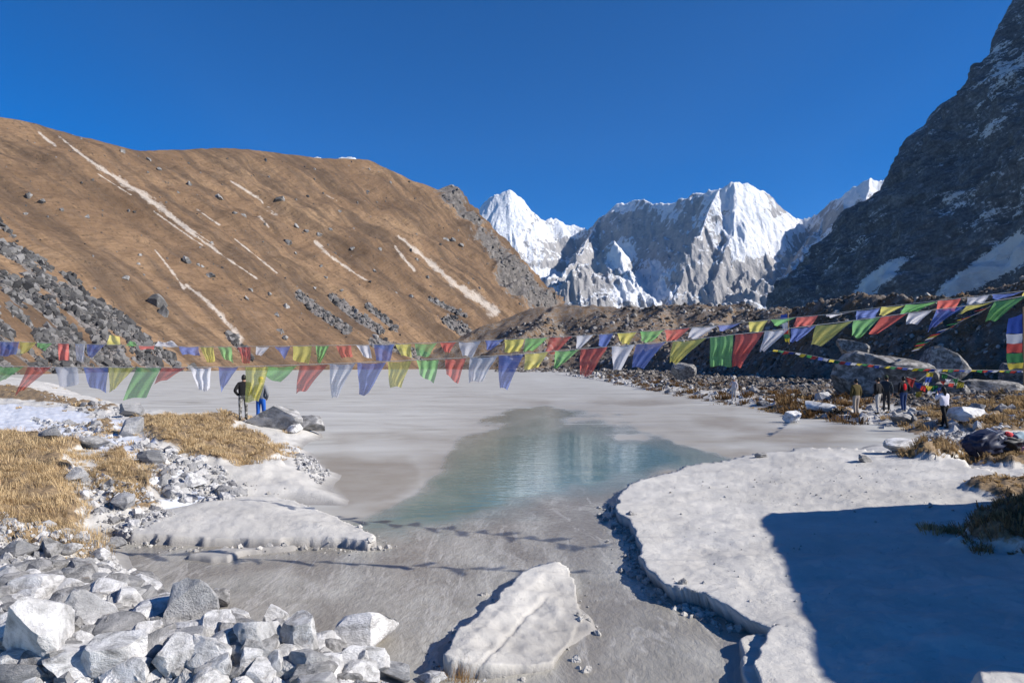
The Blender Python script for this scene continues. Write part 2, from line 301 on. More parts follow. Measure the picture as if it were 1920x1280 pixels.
M_cord = mat_plain('flag_cord', (0.55, 0.53, 0.50)); M_pole = mat_plain('weathered_pole', (0.25, 0.17, 0.10))

# ------------------------------------------------------------------ far mountains: a height field grown from ridge lines
def ridge_field(x, y, ridges):
    z = np.full(x.shape, -1e9)
    for slope, pts in ridges:
        P3 = [pt(*p) for p in pts]
        for a, b in zip(P3[:-1], P3[1:]):
            ex, ey = b[0]-a[0], b[1]-a[1]
            t = np.clip(((x-a[0])*ex+(y-a[1])*ey)/(ex*ex+ey*ey+1e-9), 0, 1)
            d = np.hypot(x-a[0]-t*ex, y-a[1]-t*ey)
            z = np.maximum(z, a[2]+(b[2]-a[2])*t - slope*d)
    return z
def ellipses(px, py, items, warp=0.0):
    r = np.zeros(px.shape)
    for cx, cy, rx, ry, ang, val in items:
        c, s = math.cos(math.radians(ang)), math.sin(math.radians(ang))
        u, v = ((px-cx)*c+(py-cy)*s)/rx, (-(px-cx)*s+(py-cy)*c)/ry
        r += val*np.clip(1.25-np.sqrt(u*u+v*v), 0, 1)
    return r
FAR = [
 (1.25, [(850, 455, 8800), (880, 405, 8700), (905, 378, 8600), (932, 362, 8550), (955, 353, 8500), (985, 374, 8550), (1012, 405, 8600), (1020, 413, 8600)]),
 (1.25, [(1020, 413, 8600), (1040, 407, 8650), (1052, 418, 8700), (1075, 422, 8700), (1095, 430, 8600), (1110, 422, 8600), (1130, 400, 8600)]),
 (1.05, [(955, 353, 8500), (958, 420, 8100), (975, 480, 7600), (1000, 520, 7200)]),
 (1.10, [(1012, 405, 8600), (1020, 450, 8200), (1005, 500, 7700)]),
 (1.10, [(905, 378, 8600), (915, 440, 8100), (935, 500, 7600)]),
 (1.45, [(1130, 400, 8600), (1145, 385, 8450), (1160, 377, 8300), (1190, 376, 8050), (1215, 372, 7850), (1240, 378, 7650), (1262, 380, 7500), (1285, 368, 7300), (1300, 360, 7150), (1330, 357, 6950), (1352, 352, 6850), (1366, 341, 6800), (1376, 337, 6800), (1400, 346, 6800), (1422, 357, 6850), (1438, 362, 6900), (1450, 380, 6950), (1466, 397, 7000), (1480, 408, 7050), (1508, 410, 7050), (1535, 406, 7000), (1558, 382, 6800), (1580, 365, 6600), (1605, 348, 6400), (1632, 337, 6300), (1690, 335, 6200)]),
 (1.25, [(1352, 352, 6850), (1334, 385, 6600), (1318, 420, 6400), (1300, 455, 6150), (1290, 500, 5950), (1262, 545, 5650)]),
 (1.2, [(1376, 337, 6800), (1380, 390, 6500), (1372, 440, 6250), (1352, 490, 6000), (1340, 530, 5700)]),
 (1.15, [(1438, 362, 6900), (1440, 420, 6550), (1425, 470, 6250), (1405, 505, 5950), (1385, 545, 5550)]),
 (1.35, [(1130, 400, 8600), (1112, 435, 8050), (1090, 470, 7500), (1060, 500, 7000), (1030, 520, 6700)]),
 (1.3, [(1150, 448, 6900), (1162, 470, 6700), (1178, 505, 6400), (1190, 540, 6000)]),
 (0.8, [(1035, 560, 5200), (1060, 525, 5300), (1082, 498, 5350), (1100, 489, 5400), (1122, 505, 5400), (1160, 525, 5350), (1215, 555, 5200)]),
 (0.8, [(1270, 560, 5200), (1310, 535, 5300), (1345, 520, 5300), (1370, 545, 5100)]),
 (0.85, [(1365, 560, 4900), (1400, 540, 4950), (1430, 522, 5000), (1462, 545, 4900), (1490, 570, 4800)]),
 (1.2, [(1558, 382, 7000), (1535, 430, 6500), (1505, 470, 6100), (1470, 520, 5600)]),
 (1.2, [(1632, 337, 6300), (1600, 410, 5800), (1560, 470, 5400), (1520, 530, 5000)]),
]
def build_far():
    cols = np.arange(835, 1720, 1.35); rows = 4600*(9800/4600)**np.linspace(0, 1, 330)
    PX, D = np.meshgrid(cols, rows, indexing='xy'); x = (PX-CX)/F*D; y = D
    wx = x + 90*fbm(x/500, y/500, 1.5, 3); wy = y + 90*fbm(x/500, y/500, 7.5, 3)
    z0 = ridge_field(x, y, FAR); z1 = ridge_field(wx, wy, FAR)
    z = np.where(z0 - z1 > 45, z0-45, np.where(z1 - z0 > 15, z0+15, z1))
    hgt = np.clip((z-200)/1400, 0, 1)
    flut = ridged(x/170, y/420, 2.2, 4) - 0.9
    z = z + 58*flut*np.clip(1.25-hgt*0.95, 0.22, 1) + 24*(ridged(x/70, y/150, 0.3, 4)-0.9)*np.clip(1.25-hgt*0.75, 0.3, 1) + 45*fbm(x/420, y/420, 4.2, 3)*np.clip(1.3-hgt, 0.3, 1)
    z = np.maximum(z, 250 + 60*fbm(x/300, y/300, 0, 3))
    py = HY-(z-H)/D*F
    sn = 0.24 + ellipses(PX, py, [(915, 392, 60, 28, -30, 0.8), (960, 365, 40, 18, 15, 0.7), (960, 420, 75, 85, 0, 0.55), (1060, 430, 50, 22, 0, 0.5),
        (1165, 383, 40, 16, 0, 0.9), (1250, 388, 35, 30, 35, 0.6), (1380, 360, 62, 32, 10, 0.75), (1400, 420, 60, 60, 20, 0.75), (1440, 450, 70, 32, -15, 0.85),
        (1490, 420, 50, 18, -5, 0.9), (1165, 478, 28, 34, 35, 1.0), (1212, 520, 60, 32, -20, 0.65), (1215, 548, 60, 22, 0, 0.7), (1620, 350, 70, 24, -30, 0.95),
        (1530, 470, 80, 14, -45, 0.7), (1025, 512, 45, 10, 5, 0.9), (1320, 400, 20, 60, 20, 0.35), (1240, 440, 70, 50, 0, -0.05), (1110, 525, 60, 40, 0, -0.15), (1350, 540, 110, 40, 0, -0.3), (1190, 552, 70, 16, 0, 0.5)])
    A = np.stack([np.clip(sn, 0, 1), sn*0, sn*0], -1).reshape(-1, 3)
    o = obj('snow_mountains', mesh('snow_mountains', np.stack([x, y, z], -1), gridfaces(*PX.shape)[:, ::-1] if False else gridfaces(*PX.shape), True, A), M_far, kind='structure',
            label='snow covered peaks at the head of the valley')
    # two snowy tips showing over the left hill
    cols = np.arange(570, 700, 1.3); rows = np.linspace(3300, 4700, 60)
    PX, D = np.meshgrid(cols, rows); x = (PX-CX)/F*D; y = D
    z = ridge_field(x, y, [(0.9, [(586, 302, 4000), (596, 293, 4000), (606, 303, 4000)]), (1.3, [(632, 300, 4000), (640, 292, 4000), (652, 289, 4000), (664, 290, 4000), (672, 303, 4000)])])
    z = z + 14*fbm(x/60, y/60, 0, 4); z = np.maximum(z, 300)
    A = np.full((z.size, 3), 0.75)
    obj('distant_snow_tips', mesh('distant_snow_tips', np.stack([x, y, z], -1), gridfaces(*PX.shape), True, A), M_far, kind='structure', label='two small snowy tips peeping over the brown hill')
build_far()

# ------------------------------------------------------------------ the dark cliff on the right: one cross-section drawn along the valley
SIL = [(1375, 700), (1405, 650), (1440, 592), (1463, 552), (1492, 515), (1521, 479), (1560, 440), (1594, 405), (1622, 383), (1647, 363), (1657, 339), (1671, 310), (1681, 291), (1700, 259), (1729, 237), (1758, 203), (1802, 170), (1821, 150), (1855, 97), (1860, 77), (1884, 29), (1899, 0), (1925, -50), (1990, -150), (2080, -230)]
def build_wall():
    d0 = 3000.0; sx = np.array([p[0] for p in SIL], float); sy = np.array([p[1] for p in SIL], float)
    cs_x = (sx-sx[0])/F*d0; cs_z = H+(HY-sy)/F*d0
    L = np.concatenate([[0], np.cumsum(np.hypot(np.diff(cs_x), np.diff(cs_z)))]); v = np.linspace(0, L[-1], 420)
    X0, Z0 = np.interp(v, L, cs_x), np.interp(v, L, cs_z)
    u = np.linspace(0, 1, 420)**1.0
    bx = pt(1375, 700, d0)[0] + (915-pt(1375, 700, d0)[0])*u; by = d0 + (1250-d0)*u
    x = bx[:, None]+X0[None]; y = by[:, None]+0*X0[None]; z = 0*bx[:, None]+Z0[None]
    e = sstep(0, 0.06, u)[:, None]
    rel = 95*(ridged(y/600, z/1000, 0.4, 4)-1.0)*e + 24*fbm(y/87, z/107, 2.2, 4)*(0.25+e) + 60*fbm(y/330, z/270, 5.5, 3)*e
    strat = (18*(ridged((z+0.5*y)/100, y/600, 3.1, 3)-0.9)+17*(ridged((y-0.4*z)/73, (z+0.5*y)/40, 1.7, 4)-0.9))*(0.3+0.7*e)
    x = x - 0.8*(rel+strat); z = z + 0.6*(rel+strat)
    # far end folds back behind the skyline
    xb = x[:1]+np.linspace(330, 27, 6)[:, None]; yb = y[:1]+np.linspace(600, 40, 6)[:, None]; zb = z[:1]-np.linspace(330, 7, 6)[:, None]
    x, y, z = np.vstack([xb, x]), np.vstack([yb, y]), np.vstack([zb, z])
    PX, PY = CX+x/y*F, HY-(z-H)/y*F
    sn = 0.245 + ellipses(PX, PY, [(1650, 520, 75, 16, -38, 0.75), (1620, 545, 60, 10, -40, 0.6), (1860, 500, 130, 26, -28, 0.95), (1900, 470, 80, 25, -25, 0.8), (1840, 250, 80, 14, -35, 0.28), (1890, 130, 60, 60, -50, 0.32), (1850, 380, 120, 60, -30, 0.10), (1700, 420, 60, 80, 0, -0.12)])
    A = np.stack([np.clip(sn, 0, 1), sn*0, sn*0], -1).reshape(-1, 3)
    obj('cliff', mesh('cliff', np.stack([x, y, z], -1), gridfaces(*x.shape), True, A), M_wall, kind='structure', label='huge dark shaded rock wall with thin snow streaks on the right')
build_wall()

# ------------------------------------------------------------------ the brown hill on the left: fall lines from foot to crest
HL = [((-900, 765, 70), (-1700, 150, 140)), ((-300, 725, 120), (-1050, 170, 210)), ((0, 708, 200), (-740, 188, 290)), ((200, 699, 290), (-520, 192, 380)), ((400, 696, 390), (-303, 196, 480)),
      ((600, 694, 490), (-83, 204, 590)), ((690, 692, 540), (70, 233, 640)), ((760, 690, 580), (160, 258, 690)), ((820, 682, 640), (262, 283, 750)), ((880, 660, 720), (340, 281, 820)), ((930, 632, 800), (425, 277, 900)), ((965, 612, 890), (500, 284, 990)),
      ((990, 600, 980), (590, 296, 1080)), ((1010, 588, 1080), (690, 299, 1180)), ((1022, 582, 1140), (765, 335, 1240)), ((1032, 576, 1200), (822, 356, 1290)), ((1040, 572, 1250), (846, 345, 1330)),
      ((1045, 570, 1290), (868, 386, 1360)), ((1049, 569, 1330), (895, 425, 1390)), ((1052, 568, 1370), (940, 480, 1420)), ((1056, 567, 1420), (1000, 540, 1450)), ((1060, 567, 1460), (1050, 566, 1480))]
def build_hill():
    B = np.array([pt(*a) for a, b in HL]); C = np.array([pt(*b) for a, b in HL])
    # parameter along the crest measured in pixels so that detail is even in view
    s = np.concatenate([[0], np.cumsum(np.hypot(np.diff([b[0] for a, b in HL]), np.diff([b[1] for a, b in HL]))+np.hypot(np.diff([a[0] for a, b in HL]), np.diff([a[1] for a, b in HL]))*0.6)])
    ss = np.concatenate([np.linspace(0, s[2], 40)[:-1], np.linspace(s[2], s[-1], 760)]); n = len(ss); mrows = 340
    Bi = np.stack([np.interp(ss, s, B[:, k]) for k in range(3)], -1); Ci = np.stack([np.interp(ss, s, C[:, k]) for k in range(3)], -1)
    v = np.linspace(-0.04, 1.0, mrows); V = v[None, :, None]
    Pn = Bi[:, None]+(Ci-Bi)[:, None]*V
    up = np.clip(v, 0, 1); bulge = np.sin(up*math.pi)[None, :]
    ln = np.linalg.norm(Ci-Bi, axis=1)[:, None]
    x, y, z = Pn[..., 0], Pn[..., 1], Pn[..., 2]
    PX, PY = CX+x/y*F, HY-(z-H)/y*F
    edge = np.clip((1-v)/0.1, 0, 1)[None, :]*np.clip(v/0.06, 0, 1)[None, :]
    # gullies running down the fall line (constant y), low ribs and hummocks
    g = fbm(y/45, z/400, 1.1, 4)*6 + fbm(y/14, z/120, 3.1, 3)*1.6 + fbm(x/60, y/60, z/60, 4)*7 + fbm(x/9, y/9, z/9, 3)*0.9
    rockm = sdpoly(PX, PY, np.array([(818, 354), (846, 343), (872, 385), (895, 425), (945, 480), (1005, 540), (1050, 566), (1035, 580), (990, 578), (945, 550), (915, 500), (880, 440), (850, 405), (825, 385)], float), 60)
    rk = np.clip(0.5+rockm/30, 0, 1)
    g = g + rk*(16*(ridged(x/45, y/60, z/45, 4)-0.8))
    depthfac = np.clip(y/500, 0.35, 1.6)
    off = (g*edge*depthfac*0.8 + bulge*ln*0.02)
    x = x+off*0.5; z = z+off*0.75
    # small raggedness of the skyline
    z = z + (1-edge)*fbm(y/25, x/25, 0.5, 3)*1.2*(v[None, :] > 0.5)
    PX, PY = CX+x/y*F, HY-(z-H)/y*F
    scar = np.zeros(x.shape)
    SC = [([(110, 256), (150, 288), (200, 323), (258, 358), (297, 388)], 2, 10), ([(297, 386), (330, 412), (372, 446), (425, 484), (482, 522)], 7, 2), ([(310, 400), (350, 425), (400, 458)], 2, 1.5), ([(72, 248), (104, 274)], 3, 3), ([(185, 327), (246, 366)], 2, 1.5),
          ([(288, 396), (350, 440), (380, 460)], 2, 2), ([(368, 392), (412, 422)], 3, 2), ([(440, 448), (470, 472), (520, 512)], 2.5, 2.5), ([(432, 339), (482, 370), (521, 404)], 2.5, 2), ([(486, 406), (505, 426)], 2, 1.5), ([(590, 453), (625, 485), (690, 528)], 5, 2),
          ([(740, 462), (777, 508)], 4, 4), ([(745, 441), (792, 480), (850, 530), (930, 585)], 3, 13), ([(290, 468), (320, 505), (345, 540)], 2.5, 3), ([(350, 535), (395, 570), (450, 634)], 4, 8), ([(612, 366), (636, 378)], 1.5, 1.5), ([(500, 395), (516, 404)], 1, 1)]
    for line, w0, w1 in SC:
        d, t = sdline(PX, PY, line); wd = (w0+(w1-w0)*t)*(0.62+0.5*fbm(PX/18, PY/18, 3.3, 2))
        scar = np.maximum(scar, np.clip(1.0-d/(wd*1.6), 0, 1)**0.6)
    tal = np.clip(0.5+sdpoly(PX, PY, np.array([(-400, 250), (-100, 340), (0, 412), (60, 452), (130, 512), (200, 562), (262, 612), (330, 668), (400, 705), (-400, 720)], float), 80)/40, 0, 1)
    tal = tal*np.clip(0.55+1.3*fbm((PX+PY*0.4)/90, (PY-0.75*PX)/30, 0.7, 3), 0, 1)
    for line, wd in (([(560, 553), (600, 585), (650, 618)], 13), ([(625, 558), (665, 590), (712, 618)], 13), ([(690, 574), (742, 617)], 8), ([(806, 560), (872, 592)], 7), ([(430, 630), (470, 670)], 10), ([(840, 600), (900, 640)], 16), ([(700, 640), (800, 670)], 14)):
        d, t = sdline(PX, PY, line); tal = np.maximum(tal, np.clip(1.15-d/wd, 0, 0.85))
    A = np.stack([scar, rk, tal], -1).reshape(-1, 3)
    # back side so that the crest has thickness
    xb = x[:, -1:]-np.array([[8, 60, 200]]); yb = y[:, -1:]+np.array([[8, 60, 150]]); zb = z[:, -1:]-np.array([[3, 40, 150]])
    x, y, z = np.hstack([x, xb]), np.hstack([y, yb]), np.hstack([z, zb])
    Af = np.zeros((n, mrows+3, 3)); Af[:, :mrows] = A.reshape(n, mrows, 3)
    FL = np.zeros((n, mrows+3, 4), np.float32); FL[..., 0] = (np.concatenate([[0], np.cumsum(np.hypot(*np.diff((Bi+Ci)[:, :2]/2, axis=0).T))])/100)[:, None]; FL[:, :mrows, 1] = (v[None]*ln)/100; FL[..., 3] = 1
    V = np.stack([x, y, z], -1)
    o = obj('hill', mesh('hill', V, gridfaces(n, mrows+3)[:, ::-1], True, Af.reshape(-1, 3)), M_hill, kind='structure', label='brown grassy hillside with pale erosion scars on the left')
    fa = o.data.attributes.new('flow', 'FLOAT_COLOR', 'POINT'); fa.data.foreach_set('color', FL.ravel())
    return o, V[:, :mrows], PX, PY, tal, rk
HILL, HV, HPX, HPY, HTAL, HROCK = build_hill()

# ------------------------------------------------------------------ near ground: banks, sand ledges, beach and moraine in one height field
PL = np.vstack([plan([(-700, 1460), (800, 1460), (775, 1300), (745, 1245), (690, 1222), (600, 1196), (500, 1178), (430, 1160), (330, 1135), (285, 1095), (262, 1062), (240, 1030), (205, 1000), (330, 975), (470, 950), (560, 945), (640, 945), (632, 905), (628, 885), (600, 862), (572, 842), (612, 812), (560, 800), (500, 795), (420, 790), (330, 782), (240, 765), (160, 743), (110, 722), (40, 711), (-300, 706)], 0.0), plan([(-900, 720), (-900, 1000)], 0.0)])
PR = np.vstack([plan([(1340, 1460), (1352, 1300), (1350, 1200), (1420, 1190), (1500, 1130), (1400, 960), (1420, 900), (1520, 872), (1560, 862), (1590, 845), (1680, 828), (1740, 815), (1700, 802), (1610, 792), (1545, 783), (1480, 776), (1420, 765), (1370, 757), (1300, 745), (1240, 735), (1180, 724), (1130, 714), (1085, 707), (1040, 702)], 0.0), np.array([(60, 260), (160, 200), (160, 2)])])
P_LEDGE = plan([(1166, 925), (1180, 905), (1240, 887), (1320, 870), (1420, 858), (1520, 857), (1600, 862), (1700, 872), (1790, 892), (1850, 915), (1990, 960), (2200, 1100), (2300, 1350), (2100, 1480), (1500, 1480), (1440, 1400), (1425, 1200), (1475, 1170), (1400, 1140), (1335, 1105), (1285, 1090), (1235, 1062), (1210, 1035), (1197, 1000), (1190, 970), (1168, 955)], 0.24)
P_LEDGE2 = plan([(1352, 1180), (1420, 1165), (1500, 1165), (1600, 1190), (1700, 1250), (1760, 1480), (1345, 1480), (1350, 1280), (1345, 1210)], 0.15)
P_PLATE = plan([(205, 985), (265, 962), (335, 938), (400, 924), (450, 916), (520, 925), (570, 940), (640, 968), (702, 1000), (690, 1010), (640, 1004), (560, 1003), (470, 1006), (380, 1004), (300, 998), (240, 996)], 0.18)
P_SPIT = plan([(305, 1042), (340, 1030), (420, 1018), (520, 1014), (600, 1012), (560, 1026), (470, 1036), (440, 1050), (380, 1052)], 0.08)
P_LUMP = plan([(830, 1235), (845, 1205), (890, 1160), (930, 1125), (965, 1092), (1005, 1060), (1040, 1052), (1062, 1062), (1082, 1095), (1088, 1130), (1070, 1180), (1035, 1218), (960, 1232), (900, 1240)], 0.16)
P_LUMPW = plan([(760, 1262), (800, 1190), (900, 1130), (1000, 1075), (1060, 1085), (1130, 1140), (1145, 1180), (1090, 1225), (980, 1262), (860, 1272)], 0.02)
P_BUMP = plan([(1785, 1245), (1830, 1230), (1920, 1240), (2050, 1250), (2050, 1480), (1830, 1480)], 0.50)
GR = [(plan(p, z), h) for p, z, h in [
    ([(-250, 800), (0, 818), (60, 828), (130, 848), (140, 880), (165, 920), (205, 962), (195, 985), (110, 985), (0, 975), (-250, 960)], 0.66, 0.14),
    ([(165, 872), (200, 862), (262, 866), (277, 890), (270, 915), (222, 920), (170, 900)], 0.55, 0.10),
    ([(240, 805), (300, 792), (420, 797), (490, 810), (527, 835), (517, 855), (420, 866), (330, 862), (290, 842), (270, 820)], 0.55, 0.16),
    ([(150, 805), (190, 797), (225, 815), (215, 830), (160, 822)], 0.6, 0.06),
    ([(-250, 725), (0, 728), (60, 733), (110, 745), (170, 765), (225, 780), (200, 788), (120, 772), (60, 762), (0, 757), (-250, 757)], 0.5, 0.12),
    ([(390, 790), (420, 782), (450, 786), (445, 798), (400, 800)], 0.5, 0.1),
    ([(1700, 842), (1745, 826), (1795, 832), (1800, 855), (1755, 870), (1705, 866)], 0.5, 0.22),
    ([(1800, 822), (1920, 825), (2100, 845), (2100, 890), (1880, 872), (1805, 858)], 0.55, 0.15),
    ([(1780, 962), (1830, 938), (1920, 930), (2100, 940), (2100, 1010), (1900, 1000), (1800, 985)], 0.6, 0.28),
    ([(1820, 905), (1900, 895), (2050, 900), (2050, 930), (1850, 925)], 0.6, 0.1),
    ([(1445, 752), (1500, 748), (1590, 752), (1600, 768), (1520, 772), (1460, 768)], 0.45, 0.15),
    ([(1790, 772), (1850, 765), (2000, 765), (2000, 800), (1880, 800), (1800, 792)], 0.6, 0.15),
    ([(1690, 768), (1760, 760), (1900, 752), (2000, 752), (2000, 768), (1790, 775), (1715, 782)], 0.7, 0.1)]]
P_ICE = plan([(-300, 765), (0, 762), (60, 766), (140, 776), (230, 800), (262, 830), (300, 865), (400, 882), (420, 893), (340, 900), (280, 885), (200, 862), (150, 850), (60, 828), (-300, 815)], 0.6)
P_ICE2 = plan([(225, 1012), (330, 1006), (520, 1010), (640, 1012), (560, 1020), (420, 1022), (300, 1045), (250, 1040)], 0.03)
R1 = [(0.86, [(2500, 430, 38), (2220, 490, 46), (1920, 528, 60), (1860, 538, 66), (1800, 548, 70), (1740, 572, 76), (1690, 562, 84), (1620, 549, 95), (1560, 562, 105), (1480, 592, 125), (1400, 612, 150), (1300, 632, 190), (1200, 655, 215), (1100, 690, 240)])]
R2 = [(0.43, [(820, 655, 640), (930, 603, 700), (985, 585, 720), (1040, 571, 700), (1130, 577, 660), (1200, 574, 620), (1260, 568, 600), (1330, 573, 560), (1380, 574, 520), (1440, 583, 460), (1520, 582, 380), (1580, 572, 300), (1700, 560, 220)]),
      (0.5, [(1260, 568, 600), (1180, 620, 480)]), (0.5, [(1040, 571, 700), (990, 625, 560)]), (0.5, [(1380, 574, 520), (1290, 630, 400)])]
def terrain(x, y, full=False):
    x = np.asarray(x, float); y = np.asarray(y, float); shp = x.shape; x = x.ravel(); y = y.ravel()
    n1 = fbm(x*0.45, y*0.45, 0.2, 4); n2 = fbm(x*2.2, y*2.2, 1.2, 3); n3 = fbm(x*7, y*7, 2.2, 2)
    nr = y < 300
    z = np.full(x.shape, -0.5)
    sL = sdpoly(x, y, PL, 12)+0.18*n1*np.clip(y/12, 0.5, 3); sR = sdpoly(x, y, PR, 12)+0.25*n1*np.clip(y/15, 0.5, 4)
    zl = np.clip(sL*0.30, -0.5, 0.22)+np.clip((sL-0.7)*0.16, 0, 0.55)+0.05*n2*sstep(0, 1, sL)+0.06*n1*sstep(0, 1.5, sL)
    zr = np.clip(sR*0.20, -0.5, 0.20)+np.clip((sR-1.0)*0.085, 0, 0.9)+0.04*n2*sstep(0, 1, sR)+0.08*n1*sstep(0, 2, sR)
    z = np.maximum(z, np.maximum(zl, zr))
    def plate(poly, top, e0=-0.02, e1=0.035, wob=0.10, beds=True):
        nonlocal z
        s = sdpoly(x, y, poly, 3)+wob*n1+0.03*n2
        if e1 < 0.1 and beds:                                  # bedded edge: lower layer juts out, upper ones broken back
            q = fbm(x*1.1, y*1.1, 8.8, 2); t = 0.5*sstep(e0-0.07, e0, s+0.06*q)+0.5*sstep(0.02, e1, s-0.08*q)
        else: t = sstep(e0, e1, s+(0.018*fbm(x*2.6, y*2.6, 5.5, 3) if e1 < 0.1 else 0))
        t = np.clip(t, 0, 1); z = np.where(t > 0, np.maximum(z, -0.5*(1-t)+(top+0.02*n2*np.clip(s*4, 0, 1))*t), z); return s
    sd = plate(P_LEDGE, 0.20+0.04*n1+0.028*(x-2.5)+np.clip((x-5.5)*0.05, 0, 0.4)+0.008*n3+0.03*(ridged(x*0.35+y*0.2, y*0.9, 3.3, 2)-0.8), beds=False)
    plate(P_LEDGE2, 0.13+0.05*n1+0.015*n3, -0.05, 0.25)
    plate(P_PLATE, 0.13+0.04*n1+0.01*n3+0.10*sstep(0.0, 0.9, sdpoly(x, y, P_PLATE, 3)), beds=False)
    plate(P_SPIT, 0.07, -0.05, 0.2); plate(P_LUMPW, 0.03+0.015*n2, -0.3, 0.3)
    lx, ly = 1.08, 2.87; ll = math.hypot(lx, ly); across = ((x+0.58)*ly-(y-5.73)*lx)/ll       # metres right of the upturned left edge
    fis = np.exp(-((across-0.22-0.05*n1)/0.018)**2)*0.02*(y < 7.6)
    plate(P_LUMP, 0.175-0.165*np.clip(across, 0, 1)**0.8+0.02*n2+0.012*n3-fis, -0.02, 0.03, 0.03, beds=False)
    plate(P_BUMP, 0.50+0.05*n1, -0.05, 0.2)
    gm = np.zeros(x.shape)
    for poly, h in GR:
        s = sdpoly(x, y, poly, 4)+0.30*n1*np.clip(y/12, 1, 3)+0.16*n2-0.05
        t = sstep(-0.10, 0.22*max(1, poly[:, 1].mean()/14), s); gm = np.maximum(gm, t); z = z+h*t*(1+0.5*n2+0.25*n3)
    ic = np.maximum(sstep(-0.3, 0.3, sdpoly(x, y, P_ICE, 4)+0.5*n1), 0.0)*(1-gm)
    z = np.where(ic > 0, z-0.06*ic*np.abs(n2)-0.03*ic, z)
    k = y > 30; mo = np.zeros(x.shape)
    if k.any():
        X, Y = x[k], y[k]; q = np.clip(Y/90, 0.5, 4)
        zz = np.maximum(ridge_field(X+3*q*fbm(X/(14*q), Y/(14*q), 0.4, 3), Y+3*q*fbm(X/(14*q), Y/(14*q), 9.4, 3), R1), -3)
        r2 = ridge_field(X+14*fbm(X/60, Y/60, 0.4, 3), Y+14*fbm(X/60, Y/60, 3.4, 3), R2)
        zz = np.maximum(zz, r2)
        inl = sdpoly(X, Y, PR, 12); rough = np.clip((zz+1.5)/4, 0, 1)
        zz = zz+rough*(0.9*q**0.7*fbm(X/(7*q**.6), Y/(7*q**.6), 1.4, 4)+0.5*(ridged(X/4, Y/4, 0.6, 3)-0.9))
        zk = z[k]; far = Y > 230
        ok = (inl > 0.2) | far
        zn = np.where(ok, np.maximum(zk, zz), zk)
        # apron between beach and moraine
        z[k] = zn; mo[k] = np.where(ok, np.maximum(sstep(-0.3, 0.5, zz-zk), sstep(2.2, 4.5, inl)*np.maximum(sstep(37, 41, Y), sstep(30.5, 33.5, Y)*(X > 21))), 0)
        mo[k] = np.maximum(mo[k], (Y > 300)*1.0)
    z = z.reshape(shp)
    if not full: return z
    return z, gm.reshape(shp), ic.reshape(shp), mo.reshape(shp)
def build_ground():
    cols = np.concatenate([np.arange(-700, -30, 16), np.arange(-30, 1950, 3.1), np.arange(1950, 2600, 16)])
    rows = np.concatenate([(H*F)/(np.arange(1490, 746, -2.0)-HY), 58*(950/58)**np.linspace(0, 1, 330)])
    PX, D = np.meshgrid(cols, rows); x = (PX-CX)/F*D
    z, g, i, m = terrain(x, D, True)
    A = np.stack([g, i, m], -1).reshape(-1, 3); y = D.copy()
    for poly, over in ((P_LEDGE, 0.17), (P_LUMP, 0.05)):     # rims overhang their foot
        lo, hi = poly.min(0)-0.8, poly.max(0)+0.8; k = (x > lo[0]) & (x < hi[0]) & (D > lo[1]) & (D < hi[1]); X, Y = x[k], D[k]; e = 0.02
        n1 = fbm(X*0.45, Y*0.45, 0.2, 4); s = sdpoly(X, Y, poly, 3)+0.1*n1; gx = (sdpoly(X+e, Y, poly, 3)-sdpoly(X-e, Y, poly, 3))/(2*e); gy = (sdpoly(X, Y+e, poly, 3)-sdpoly(X, Y-e, poly, 3))/(2*e)
        am = over*(0.8+0.4*fbm(X*0.9, Y*0.9, 6.1, 2))*np.clip(z[k]/0.2, 0, 1)*np.exp(-np.maximum(s-0.03, 0)/0.22)*(s > -0.25)
        x[k] = X-gx*am; y[k] = Y-gy*am
    D = y
    return obj('ground', mesh('ground', np.stack([x, D, z], -1), gridfaces(*PX.shape), True, A), M_ground, kind='structure', label='pale silt banks, frozen puddles and grey moraine around the lake')
GROUND = build_ground()
